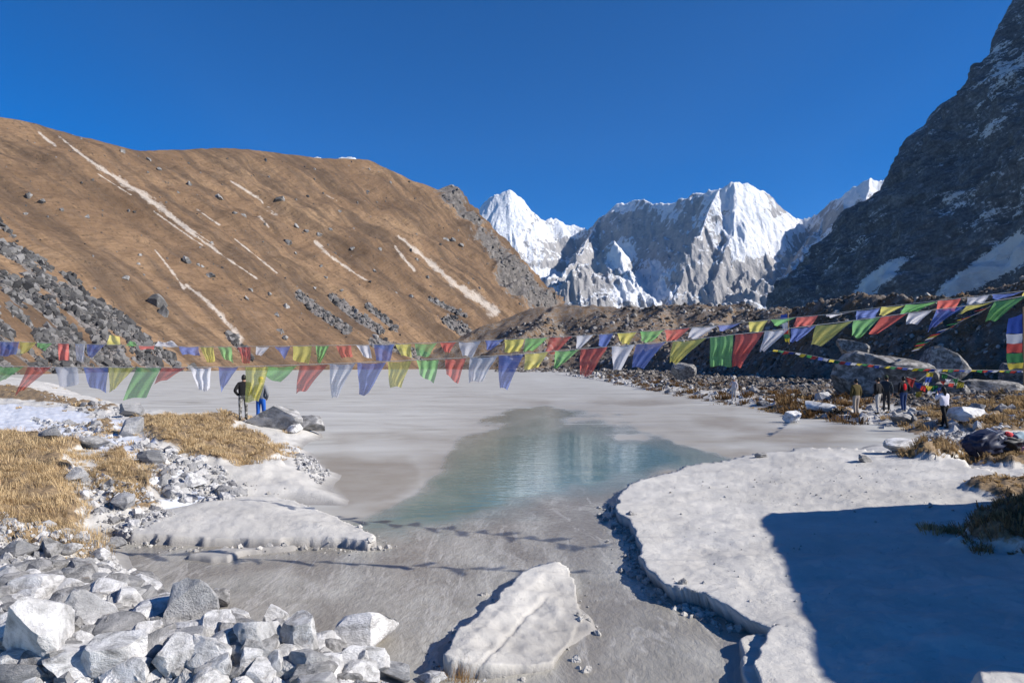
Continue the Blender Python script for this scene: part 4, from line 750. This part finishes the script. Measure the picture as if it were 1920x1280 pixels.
def tube(name, pts, rad, ns=5):
    P_ = [Vector(p) for p in pts]; V, Fc = [], []
    for i, p in enumerate(P_):
        t = (P_[min(i+1, len(P_)-1)]-P_[max(i-1, 0)]).normalized(); a = t.orthogonal().normalized(); b = t.cross(a)
        rr = rad[i] if isinstance(rad, (list, tuple)) else rad
        for k in range(ns): an = 6.2832*k/ns; V.append(p+a*math.cos(an)*rr+b*math.sin(an)*rr)
    for i in range(len(P_)-1):
        for k in range(ns): Fc.append((i*ns+k, i*ns+(k+1) % ns, (i+1)*ns+(k+1) % ns, (i+1)*ns+k))
    return mesh(name, np.array([v[:] for v in V]), np.array(Fc))
def empty(name, loc, label, cat, group=None, rz=0.0):
    o = obj(name, None, label=label, cat=cat, group=group); o.location = loc; o.rotation_euler = (0, 0, rz); return o
def keep(o, parent):                                  # parent without moving
    o.parent = parent; o.matrix_parent_inverse = Matrix.Translation(parent.location).inverted()
def flag_string(label, cord, flags, dep, mats, size, seed, rad=0.004, amp=0.036, ends=None):
    ex = [list(pt(px, py, dep(px))) for px, py in cord]
    if ends: ex = [ends[0]]*bool(ends[0])+ex+[ends[1]]*bool(ends[1])
    base = ex[len(ex)//2]; root = empty('prayer_flag_string', base, label, 'prayer flags')
    keep(obj('cord', tube('cord', ex, rad), M_cord), root)
    for i, (c, *q) in enumerate(flags):
        q = [(q[k], q[k+1]) for k in range(0, 8, 2)]
        o = obj('flag', flag_mesh('flag', q, (dep(q[0][0]), dep(q[1][0])), seed+i, size, amp), mats[c], label=CNAME[c]+' square of cloth on the string'); keep(o, root)
    return root
S1 = [('g', -12, 686, 45, 687, 12, 712, -15, 722), ('r', 52, 687, 97, 687, 48, 728, 28, 741), ('w', 103, 688, 145, 688, 149, 720, 113, 726), ('b', 156, 688, 203, 688, 199, 736, 168, 724), ('y', 204, 688, 255, 688, 228, 715, 205, 738), ('g', 257, 688, 303, 688, 273, 744, 229, 750), ('r', 304, 688, 349, 689, 312, 711, 288, 720), ('w', 357, 689, 396, 689, 392, 732, 372, 732), ('b', 410, 688, 447, 688, 425, 718, 414, 735), ('y', 460, 687, 504, 687, 486, 752, 461, 753),
 ('g', 502, 687, 557, 685, 527, 718, 497, 705), ('r', 562, 684, 615, 683, 574, 731, 554, 737), ('w', 618, 682, 666, 681, 632, 744, 621, 746), ('b', 670, 680, 724, 679, 690, 739, 673, 741), ('y', 727, 678, 772, 676, 752, 726, 731, 725), ('g', 781, 675, 823, 674, 814, 718, 788, 703), ('r', 835, 673, 874, 671, 858, 720, 836, 702), ('w', 881, 670, 933, 667, 905, 713, 878, 717), ('b', 935, 666, 982, 664, 950, 731, 936, 726),
 ('y', 984, 663, 1028, 659, 1010, 690, 984, 692), ('g', 1041, 658, 1086, 655, 1052, 686, 1038, 692), ('r', 1089, 654, 1140, 650, 1106, 705, 1086, 704), ('w', 1147, 649, 1190, 646, 1163, 692, 1149, 695), ('b', 1193, 645, 1248, 641, 1205, 690, 1183, 689), ('y', 1262, 640, 1325, 633, 1268, 682, 1254, 679), ('g', 1331, 632, 1375, 627, 1372, 687, 1332, 686), ('r', 1379, 626, 1432, 622, 1388, 688, 1372, 686), ('w', 1434, 621, 1480, 616, 1434, 658, 1425, 658),
 ('b', 1483, 616, 1531, 610, 1495, 640, 1482, 641), ('y', 1530, 610, 1600, 601, 1540, 646, 1519, 648), ('g', 1600, 601, 1653, 593, 1612, 634, 1596, 630), ('r', 1653, 593, 1702, 587, 1648, 626, 1630, 625), ('w', 1704, 587, 1750, 580, 1718, 608, 1697, 608), ('b', 1756, 580, 1812, 573, 1757, 608, 1739, 621), ('y', 1812, 573, 1862, 566, 1818, 583, 1800, 588), ('g', 1865, 565, 1925, 554, 1865, 601, 1845, 603), ('r', 1930, 553, 1990, 545, 1950, 585, 1925, 590)]
C1 = [(-260, 684), (0, 686), (100, 688), (300, 689), (460, 687), (561, 684), (670, 680), (783, 674.5), (881, 669.5), (984, 663), (1089, 654), (1187, 646), (1258, 640), (1325, 633), (1376, 627), (1432, 621.5), (1530, 609.5), (1600, 601), (1703, 587), (1814, 573), (1920, 555), (1990, 545)]
S2 = [('b', 0, 640, 36, 640, 30, 665, 0, 668), ('y', 37, 640, 70, 641, 50, 660, 38, 664), ('g', 70, 642, 98, 643, 84, 657, 70, 651), ('r', 108, 643, 129, 644, 130, 675, 110, 676), ('w', 141, 644, 159, 645, 157, 679, 143, 676), ('b', 163, 645, 198, 645, 172, 670, 164, 668), ('y', 200, 646, 226, 646, 224, 630, 205, 629), ('g', 236, 648, 258, 648, 252, 640, 243, 640), ('r', 260, 648, 290, 648, 288, 655, 262, 655), ('w', 290, 648, 335, 650, 322, 640, 296, 641), ('b', 335, 649, 372, 650, 374, 665, 341, 665), ('y', 375, 650, 400, 650, 403, 678, 388, 680), ('g', 408, 650, 434, 650, 438, 680, 420, 672), ('r', 445, 650, 470, 650, 469, 682, 455, 680),
 ('w', 480, 650, 505, 650, 490, 668, 480, 664), ('b', 515, 650, 545, 649, 533, 672, 525, 662), ('y', 549, 648, 585, 648, 580, 683, 550, 674), ('g', 592, 648, 617, 648, 600, 682, 595, 678), ('r', 630, 648, 658, 647, 661, 668, 640, 671), ('w', 668, 647, 692, 647, 698, 672, 682, 668), ('b', 701, 646, 739, 645, 731, 677, 705, 677), ('y', 741, 645, 771, 644, 771, 669, 752, 667), ('g', 778, 644, 819, 643, 803, 668, 781, 668), ('r', 825, 642, 855, 641, 842, 660, 834, 661), ('w', 860, 641, 902, 639, 885, 668, 866, 668), ('b', 910, 638, 945, 636, 920, 656, 913, 656), ('y', 946, 637, 984, 634, 975, 660, 947, 660),
 ('g', 985, 634, 1028, 632, 1000, 658, 982, 658), ('r', 1031, 632, 1073, 630, 1040, 664, 1022, 660), ('w', 1081, 629, 1113, 627, 1090, 653, 1081, 652), ('b', 1123, 627, 1150, 625, 1137, 650, 1123, 648), ('y', 1157, 624, 1194, 622, 1178, 645, 1166, 645), ('g', 1201, 621, 1245, 618, 1222, 642, 1203, 640), ('r', 1246, 618, 1294, 614, 1268, 638, 1252, 640), ('w', 1298, 614, 1347, 610, 1305, 635, 1288, 634), ('b', 1346, 610, 1390, 605, 1362, 619, 1350, 620), ('y', 1404, 603, 1440, 600, 1426, 622, 1405, 623), ('g', 1445, 599, 1494, 594, 1460, 609, 1452, 612),
 ('r', 1494, 594, 1534, 591, 1520, 612, 1488, 612), ('w', 1549, 590, 1604, 583, 1560, 594, 1550, 595), ('b', 1606, 583, 1650, 577, 1640, 596, 1605, 598), ('y', 1653, 575, 1698, 572, 1660, 590, 1648, 592), ('g', 1698, 571, 1760, 564, 1720, 585, 1688, 587), ('r', 1758, 563, 1802, 559, 1790, 582, 1757, 585), ('w', 1814, 558, 1855, 552, 1845, 568, 1813, 570), ('b', 1860, 552, 1920, 546, 1885, 560, 1862, 560), ('y', 1922, 544, 1970, 540, 1940, 556, 1915, 556)]
C2 = [(-300, 637), (0, 640), (100, 643), (200, 646), (300, 649), (400, 650), (549, 648.5), (701, 646), (825, 642), (909, 638), (1027, 632.5), (1123, 627), (1246, 618), (1345, 610), (1446, 599), (1546, 590), (1652, 576), (1760, 563.5), (1860, 552), (1990, 538)]
dep1 = lambda px: float(np.interp(px, [-300, 0, 960, 1920], [10.4, 9.6, 8.6, 7.6])); dep2 = lambda px: float(np.interp(px, [-300, 0, 960, 1920], [14.2, 13.4, 11.4, 8.8]))
flag_string('nearer and lower long string of large sheer prayer flags across the picture', C1, S1, dep1, M_cl, 0.37, 1000, ends=((-13.5, 11.0, 2.75), (8.9, 7.6, 3.42)))
flag_string('farther and upper long string of large sheer prayer flags across the picture', C2, S2, dep2, M_cl, 0.37, 2000, ends=((-17.5, 15.0, 3.3), (9.4, 9.0, 3.45)))
for x_, y_, zt, lab in ((-13.5, 11.0, 2.9, 'wooden pole outside the left edge holding the lower flag string'), (-17.5, 15.0, 3.45, 'wooden pole outside the left edge holding the upper flag string')):
    p = empty('flag_pole', (x_, y_, 0), lab, 'pole'); keep(obj('shaft', tube('shaft', [(x_, y_, -0.3), (x_+.02, y_, 1.4), (x_, y_, zt)], [0.05, 0.045, 0.035], 8), M_pole), p)
def small_flags(path, n, dep, w_, drop, skew, cols='bwrgy', seed=0):
    """flags along a pixel path; each hangs drop px down and skew px sideways"""
    r = random.Random(seed); P_ = np.array(path, float); L = np.concatenate([[0], np.cumsum(np.hypot(*np.diff(P_, axis=0).T))]); fl = []
    for i in range(n):
        a, b = (i+0.08)/n*L[-1], (i+0.9)/n*L[-1]; A = [np.interp(a, L, P_[:, k]) for k in (0, 1)]; B = [np.interp(b, L, P_[:, k]) for k in (0, 1)]
        dr, sk = drop*r.uniform(0.6, 1.25), skew*r.uniform(0.4, 1.5); fl.append((cols[i % len(cols)], A[0], A[1], B[0], B[1], B[0]+sk, B[1]+dr, A[0]+sk, A[1]+dr*r.uniform(0.7, 1.1)))
    return fl
PA = [(1722, 656), (1735, 645), (1755, 630), (1780, 615), (1810, 598), (1840, 584), (1858, 573)]; dA = lambda px: float(np.interp(px, [1720, 1860], [43.5, 24]))
flag_string('steep string of small bright flags rising from the rounded boulder to the right', PA, [(c, *[v for v in q]) for c, *q in small_flags(PA, 24, dA, 8, 5, -14, 'wyrgb', 3)], dA, M_vv, 0.32, 3000, 0.012, 0.01)
PB = [(1450, 655), (1500, 662), (1560, 674), (1600, 680), (1650, 685), (1700, 689), (1760, 692), (1810, 693), (1870, 694), (1940, 695)]; dB = lambda px: float(np.interp(px, [1450, 1560, 1600, 1940], [60, 44, 42, 41]))
flag_string('low string of tiny flags stretched in front of the great boulders', PB, small_flags(PB, 46, dB, 8, 4.8, -5, 'ygrbw', 4), dB, M_vv, 0.28, 4000, 0.012, 0.01)
PC = [(1566, 664), (1572, 676), (1574, 684)]
r5 = random.Random(5); LO = []
for px, py, c, s in [(1708, 708, 'r', 18), (1722, 716, 'b', 14), (1744, 697, 'y', 13), (1742, 706, 'b', 12), (1738, 714, 'w', 10), (1732, 724, 'r', 10), (1742, 722, 'y', 14), (1752, 722, 'g', 14), (1748, 732, 'w', 16), (1758, 728, 'b', 14), (1772, 700, 'g', 12), (1768, 714, 'r', 12), (1778, 710, 'w', 12), (1802, 716, 'y', 13), (1792, 710, 'g', 12), (1724, 734, 'y', 12), (1727, 746, 'b', 10), (1732, 754, 'w', 8), (1785, 718, 'r', 10)]:
    a = r5.uniform(-6, 6); LO.append((c, px-s/2, py, px+s/2, py+a*0.4, px+s/2-r5.uniform(2, 8), py+s*r5.uniform(.7, 1.1), px-s/2+r5.uniform(-4, 5), py+s*r5.uniform(.5, 1.0)))
flag_string('tangle of loose faded flags draped over the dark boulder', [(1700, 706), (1722, 714), (1744, 697), (1772, 700), (1792, 709), (1808, 716)], LO, lambda px: 40.6, M_vv, 0.40, 5000, 0.012, 0.03)
def banner(label, d, pole, quads, seed):
    b = pt(pole[0][0], pole[-1][1], d); root = empty('prayer_flag_banner', b, label, 'banner')
    keep(obj('pole', tube('pole', [pt(x_, y_, d+0.05) for x_, y_ in pole], 0.03*d/30, 6), M_pole), root)
    for i, (c, *q) in enumerate(quads): keep(obj('flag', flag_mesh('flag', [(q[k], q[k+1]) for k in range(0, 8, 2)], (d, d), seed+i, 0.3, 0.02, 7, 0.0), M_vv[c], label=CNAME[c]+' band of the vertical banner'), root)
banner('tall vertical banner of five bright colours at the right edge', 30, [(1918.5, 575), (1919, 650), (1919.5, 722)], [('b', 1891, 597, 1917, 588, 1917, 625, 1886, 626), ('w', 1886, 626, 1917, 625, 1917, 643, 1888, 644), ('r', 1888, 644, 1917, 643, 1917, 661, 1887, 662), ('g', 1887, 662, 1917, 661, 1919, 679, 1888, 681), ('y', 1888, 681, 1919, 679, 1919, 690, 1892, 693)], 61)
banner('small vertical banner standing on the moraine behind the long strings', 58, [(1477, 584), (1479, 645)], [('b', 1464, 590, 1476, 588, 1477, 604, 1462, 603), ('w', 1464, 604, 1477, 604, 1479, 617, 1468, 616), ('r', 1469, 617, 1478, 617, 1479, 626, 1470, 626), ('g', 1470, 626, 1479, 626, 1481, 634, 1470, 634), ('y', 1471, 634, 1481, 634, 1481, 641, 1473, 641)], 71)

# ------------------------------------------------------------------ people
M_skin = mat_plain('skin', (0.36, 0.20, 0.13), 0.6, 8, 0.1); M_hair = mat_plain('black_hair', (0.012, 0.010, 0.009), 0.5)
_cm = {}
def cloth(col):
    if col not in _cm: _cm[col] = mat_plain('garment', col, 0.9, 25, 0.3)
    return _cm[col]
M_camo = Mat('camouflage_trousers')
_n = M_camo.noise(M_camo.n('ShaderNodeTexCoord').outputs['Object'], 9, 2); M_camo.bsdf(M_camo.ramp(_n, [(0.4, (0.06, 0.06, 0.06)), (0.5, (0.22, 0.21, 0.19)), (0.62, (0.40, 0.39, 0.37))], 'CONSTANT'), 0.9); M_camo = M_camo.m
def person(px, py, hpx, yaw, label, jacket, trousers, arms, hat=None, stride=0.1, lean=0.0, long_hair=False, shoes=(0.03, 0.025, 0.02), d=None, head_tilt=0.0, front=None):
    g = ground_hit(px, py)
    if d: g = pt(px, py, d)
    Ht = min(max(hpx*g[1]/F, 1.58), 1.86); k = Ht/1.75
    J = {'pel': (0, 0, .95), 'wai': (0, lean*.3, 1.10), 'che': (0, lean, 1.34), 'nek': (0, lean*1.2, 1.50), 'hd1': (0, lean*1.3+.02+head_tilt*.3, 1.60), 'hd2': (0, lean*1.3+.015+head_tilt, 1.69)}
    R = {'pel': (.165, .125), 'wai': (.175, .14), 'che': (.20, .145), 'nek': (.06, .06), 'hd1': (.078, .092), 'hd2': (.075, .092)}
    E = [('pel', 'wai'), ('wai', 'che'), ('che', 'nek'), ('nek', 'hd1'), ('hd1', 'hd2')]; reg = {'pel': 't', 'wai': 'j', 'che': 'j', 'nek': 's', 'hd1': 's', 'hd2': 's'}
    for sd, nm in ((-1, 'l'), (1, 'r')):
        st = stride*sd
        for key, p, r_, rg in (('hip', (.095*sd, 0, .88), (.098, .10), 't'), ('kne', (.10*sd, st*.6+.02, .50), (.068, .07), 't'), ('ank', (.105*sd, st-.02, .10), (.05, .055), 't'), ('hel', (.105*sd, st-.03, .045), (.042, .045), 'f'), ('toe', (.115*sd, st+.15, .035), (.040, .032), 'f'),
                               ('sho', (.185*sd, lean, 1.41), (.085, .085), 'j'), ('elb', arms[nm][0], (.068, .068), 'j'), ('wri', arms[nm][1], (.045, .045), 'j'), ('pal', arms[nm][2], (.038, .022), 's')):
            J[nm+key] = p; R[nm+key] = r_; reg[nm+key] = rg
        E += [('pel', nm+'hip'), (nm+'hip', nm+'kne'), (nm+'kne', nm+'ank'), (nm+'ank', nm+'hel'), (nm+'hel', nm+'toe'), ('che', nm+'sho'), (nm+'sho', nm+'elb'), (nm+'elb', nm+'wri'), (nm+'wri', nm+'pal')]
    names = list(J); idx = {n_: i for i, n_ in enumerate(names)}
    me = bpy.data.meshes.new('person'); me.from_pydata([tuple(c*k for c in J[n_]) for n_ in names], [(idx[a], idx[b]) for a, b in E], [])
    o = bpy.data.objects.new('tmp', me); COL.objects.link(o); o.modifiers.new('s', 'SKIN'); sv = me.skin_vertices[0].data
    for n_ in names: sv[idx[n_]].radius = (R[n_][0]*k, R[n_][1]*k); sv[idx[n_]].use_root = n_ == 'pel'
    ss_ = o.modifiers.new('u', 'SUBSURF'); ss_.levels = ss_.render_levels = 2
    dg = bpy.context.evaluated_depsgraph_get(); ev = o.evaluated_get(dg); bm = bmesh.new(); bm.from_mesh(ev.to_mesh()); ev.to_mesh_clear(); bpy.data.objects.remove(o)
    seg = [(np.array(J[a])*k, np.array(J[b])*k, reg[b] if (a, b) != ('che', 'nek') else 'j') for a, b in E]
    mats = {'j': cloth(jacket), 't': trousers if not isinstance(trousers, tuple) else cloth(trousers), 's': M_skin, 'f': cloth(shoes)}; slot = {'j': 0, 't': 1, 's': 2, 'f': 3}
    A_ = np.array([s[0] for s in seg]); B_ = np.array([s[1] for s in seg])
    for f in bm.faces:
        c = np.array(f.calc_center_median()); e = B_-A_; t = np.clip(((c-A_)*e).sum(1)/(e*e).sum(1), 0, 1); dd = np.linalg.norm(c-A_-e*t[:, None], axis=1); rg = seg[int(np.argmin(dd))][2]
        if rg == 't' and c[2] > .98*k: rg = 'j'
        if rg == 'j' and c[2] < .86*k and abs(c[0]) < .2*k: rg = 't'
        f.material_index = slot[rg]; f.smooth = True
    # fingers grow out of each palm, and a nose, so that the figure stays one mesh
    def cone(a, b, r0, r1):
        a, b = Vector(a), Vector(b); t = (b-a).normalized(); u = t.orthogonal().normalized(); v = t.cross(u); ring = []
        for p, r_ in ((a, r0), (b, r1)): ring.append([bm.verts.new(p+(u*math.cos(q)+v*math.sin(q))*r_) for q in (0, 1.26, 2.51, 3.77, 5.03)])
        for i in range(5): f = bm.faces.new((ring[0][i], ring[0][(i+1) % 5], ring[1][(i+1) % 5], ring[1][i])); f.material_index = 2
        f = bm.faces.new(ring[1]); f.material_index = 2
    for nm in 'lr':
        wv, pv = Vector(arms[nm][1]), Vector(arms[nm][2]); t = (pv-wv).normalized(); sdv = t.orthogonal().normalized()
        for i, ln in enumerate((.060, .072, .068, .052)):
            a = pv+sdv*(i-1.5)*.017; m1 = a+t*ln*.6; cone(a*k, m1*k, .009*k, .008*k); cone(m1*k, (m1+t*ln*.5+Vector((0, .012, -.01)))*k, .008*k, .006*k)
        a = wv.lerp(pv, 0.5); cone(a*k, (a+sdv*.05+t*.03)*k, .010*k, .008*k)
    hd = Vector(J['hd1'])*k; cone(hd+Vector((0, .085*k, .012*k)), hd+Vector((0, .112*k, -.004*k)), .016*k, .010*k)
    me2 = bpy.data.meshes.new('person'); bm.to_mesh(me2); bm.free()
    for s_ in 'jtsf': me2.materials.append(mats[s_])
    root = obj('person', me2, label=label, cat='person'); root.location = (g[0], g[1], g[2]-0.01); root.rotation_euler = (0, 0, yaw)
    V, Fc = ICO[3]; hc = (np.array(J['hd1'])+np.array(J['hd2']))/2*k
    def cap(name, sc_, keepf, mat, off=(0, 0, 0)):
        W = V*np.array(sc_)*k*(1+0.06*fbm(V[:, 0]*3, V[:, 1]*3, V[:, 2]*3, 2))[:, None]; W = np.where(keepf(V)[:, None], W, W*0.72); obj(name, mesh(name, W+hc+np.array(off)*k, Fc), mat, root)
    cap('hair', (.088, .108, .128), lambda v: (v[:, 1] < 0.35) | (v[:, 2] > 0.55), M_hair, (0, -.01, .012))
    if long_hair: obj('hair_length', tube('hair_length', [hc+np.array(q)*k for q in ((0, -.07, .02), (0, -.11, -.12), (0, -.10, -.28))], [.07*k, .075*k, .03*k], 8), M_hair, root)
    if hat: cap('hat', (.100, .118, .135), lambda v: v[:, 2] > 0.05, cloth(hat), (0, -.005, .03))
    for sx in (-1, 1):
        obj('eye', mesh('eye', ICO[1][0]*.011*k+(hd+Vector((.032*sx*k, .086*k, .035*k)))[:], ICO[1][1]), M_hair, root); obj('ear', mesh('ear', ICO[1][0]*np.array((.012, .02, .03))*k+(hd+Vector((.084*sx*k, .005*k, .03*k)))[:], ICO[1][1]), M_skin, root)
    if front: 
        Wf = ICO[3][0]*np.array((.105, .055, .20))*k; obj('jacket_panel', mesh('jacket_panel', Wf+np.array((0.0, -.085, 1.23))*k, ICO[3][1]), cloth(front), root)
    return root
DOWN = {'l': ((-.25, -.02, 1.14), (-.26, .06, .90), (-.26, .08, .82)), 'r': ((.25, -.02, 1.14), (.26, .06, .90), (.26, .08, .82))}
POCK = {'l': ((-.30, -.08, 1.15), (-.20, .08, .98), (-.17, .13, .95)), 'r': ((.30, -.08, 1.15), (.20, .08, .98), (.17, .13, .95))}
PHOTO = {'l': ((-.27, .16, 1.22), (-.10, .30, 1.45), (-.07, .33, 1.52)), 'r': ((.27, .16, 1.22), (.10, .30, 1.45), (.07, .33, 1.52))}
PHONE = {'l': ((-.25, -.02, 1.14), (-.26, .06, .90), (-.26, .08, .82)), 'r': ((.28, .06, 1.18), (.14, .26, 1.32), (.10, .29, 1.39))}
person(456, 789, 84, 0.25, 'person in black jacket and grey camouflage trousers on the left bank', (0.012, 0.012, 0.013), M_camo, POCK, lean=0.12, stride=.08)
person(489, 796, 88, -0.1, 'person in grey jacket and yellow hat with blue trousers on the left bank', (0.20, 0.205, 0.22), (0.02, 0.11, 0.45), POCK, hat=(0.75, 0.45, 0.03), stride=.05)
person(1376, 752, 43, 2.6, 'lone person in pale clothes standing at the far right shore', (0.52, 0.48, 0.50), (0.50, 0.47, 0.45), PHONE, hat=(0.45, 0.42, 0.42), stride=.06)
person(1605, 780, 69, 0.2, 'person in olive jacket and beige trousers, leftmost of the group by the boulder', (0.085, 0.065, 0.022), (0.36, 0.30, 0.25), DOWN, stride=.05)
person(1646, 777, 68, 0.6, 'person in black jacket and whitish trousers in the group by the boulder', (0.012, 0.012, 0.014), (0.42, 0.40, 0.38), POCK, stride=.05)
person(1662, 771, 66, -0.5, 'person in dark blue-grey jacket and dark trousers in the group by the boulder', (0.035, 0.045, 0.055), (0.035, 0.037, 0.042), DOWN, stride=.09, hat=(0.04, 0.06, 0.03))
person(1694, 773, 66, 0.1, 'person in red and black jacket and blue jeans in the group by the boulder', (0.018, 0.016, 0.018), (0.02, 0.045, 0.13), POCK, stride=.07, front=(0.55, 0.012, 0.02))
person(1771, 803, 76, 0.15, 'person in white top and black trousers taking a photograph on the right beach', (0.66, 0.63, 0.70), (0.012, 0.012, 0.013), PHOTO, stride=.26, lean=0.05, long_hair=True)

# ------------------------------------------------------------------ bags and clothes left on the right bank
def lump(name, seed, scale, loc, mat, parent=None, p=0.55, amp=0.10, rot=(0, 0, 0), **kw):
    V = ICO[4][0]; W = np.sign(V)*np.abs(V)**p; W = W*(1+amp*(ridged(V[:, 0]*1.6+seed, V[:, 1]*1.6, V[:, 2]*1.6, 3)-0.8)+amp*.6*fbm(V[:, 0]*3, V[:, 1]*3+seed, V[:, 2]*3, 3))[:, None]
    o = obj(name, mesh(name, W*np.array(scale), ICO[4][1]), mat, parent, **kw); o.location = loc; o.rotation_euler = rot; return o
g = ground_hit(1865, 848); s_ = g[1]/F
bk = empty('duffel_bag', g, 'slumped black and navy bag lying on the right bank grass', 'bag')
M_bag = mat_plain('black_nylon', (0.016, 0.018, 0.026), 0.5, 12); M_nav = mat_plain('navy_nylon', (0.03, 0.036, 0.07), 0.5, 12); M_wht = mat_plain('white_trim', (0.55, 0.55, 0.60))
lump('bag_body', 1, (34*s_, 24*s_, 20*s_), (-18*s_, 0, 18*s_), M_nav, bk, 0.7, 0.22, (0, -0.25, 0.2)); lump('bag_flap', 5, (36*s_, 20*s_, 17*s_), (18*s_, 4*s_, 16*s_), M_bag, bk, 0.75, 0.25, (0.1, 0.15, 0))
obj('strap', tube('strap', [np.array(q)*s_ for q in ((-20, -6, 45), (-8, -16, 38), (2, -20, 28))], 2.2*s_, 6), M_wht, bk); obj('strap', tube('strap', [np.array(q)*s_ for q in ((-46, -14, 12), (-48, -22, 2), (-46, -26, -6))], 1.5*s_, 6), M_bag, bk)
lump('jacket', 8, (24*s_, 18*s_, 15*s_), g+np.array((52*s_, 6*s_, 18*s_)), mat_plain('pale_blue_cloth', (0.22, 0.30, 0.36)), None, 0.8, 0.35, (0, 0.2, 0), label='crumpled pale blue-grey jacket beside the black bag', cat='jacket')
lump('pink_cloth', 9, (14*s_, 10*s_, 6*s_), g+np.array((52*s_, -14*s_, 6*s_)), mat_plain('pink_cloth', (0.62, 0.30, 0.42)), None, 0.8, 0.3, label='small pink cloth below the pale blue jacket', cat='cloth')
lump('red_cloth', 10, (8*s_, 7*s_, 5*s_), g+np.array((18*s_, -8*s_, 34*s_)), mat_plain('red_cloth', (0.55, 0.06, 0.07)), None, 0.9, 0.3, label='small red cloth lying on top of the black bag', cat='cloth')

# ------------------------------------------------------------------ thin mountain air over the whole valley
def haze():
    x0, x1, y0, y1, z0, z1 = -4000, 5200, -60, 11500, -4, 3600
    V = [(x, y, z) for x in (x0, x1) for y in (y0, y1) for z in (z0, z1)]; Fc = [(0, 1, 3, 2), (4, 6, 7, 5), (0, 4, 5, 1), (2, 3, 7, 6), (0, 2, 6, 4), (1, 5, 7, 3)]
    m = Mat('thin_air'); v = m.n('ShaderNodeVolumePrincipled'); v.inputs['Color'].default_value = (0.42, 0.66, 1.0, 1); v.inputs['Density'].default_value = 1.3e-5; v.inputs['Anisotropy'].default_value = 0.2
    m.t.links.new(v.outputs[0], m.o.inputs['Volume'])
    obj('haze', mesh('haze', V, Fc, False), m.m, kind='stuff', label='thin bluish air filling the valley')
haze()
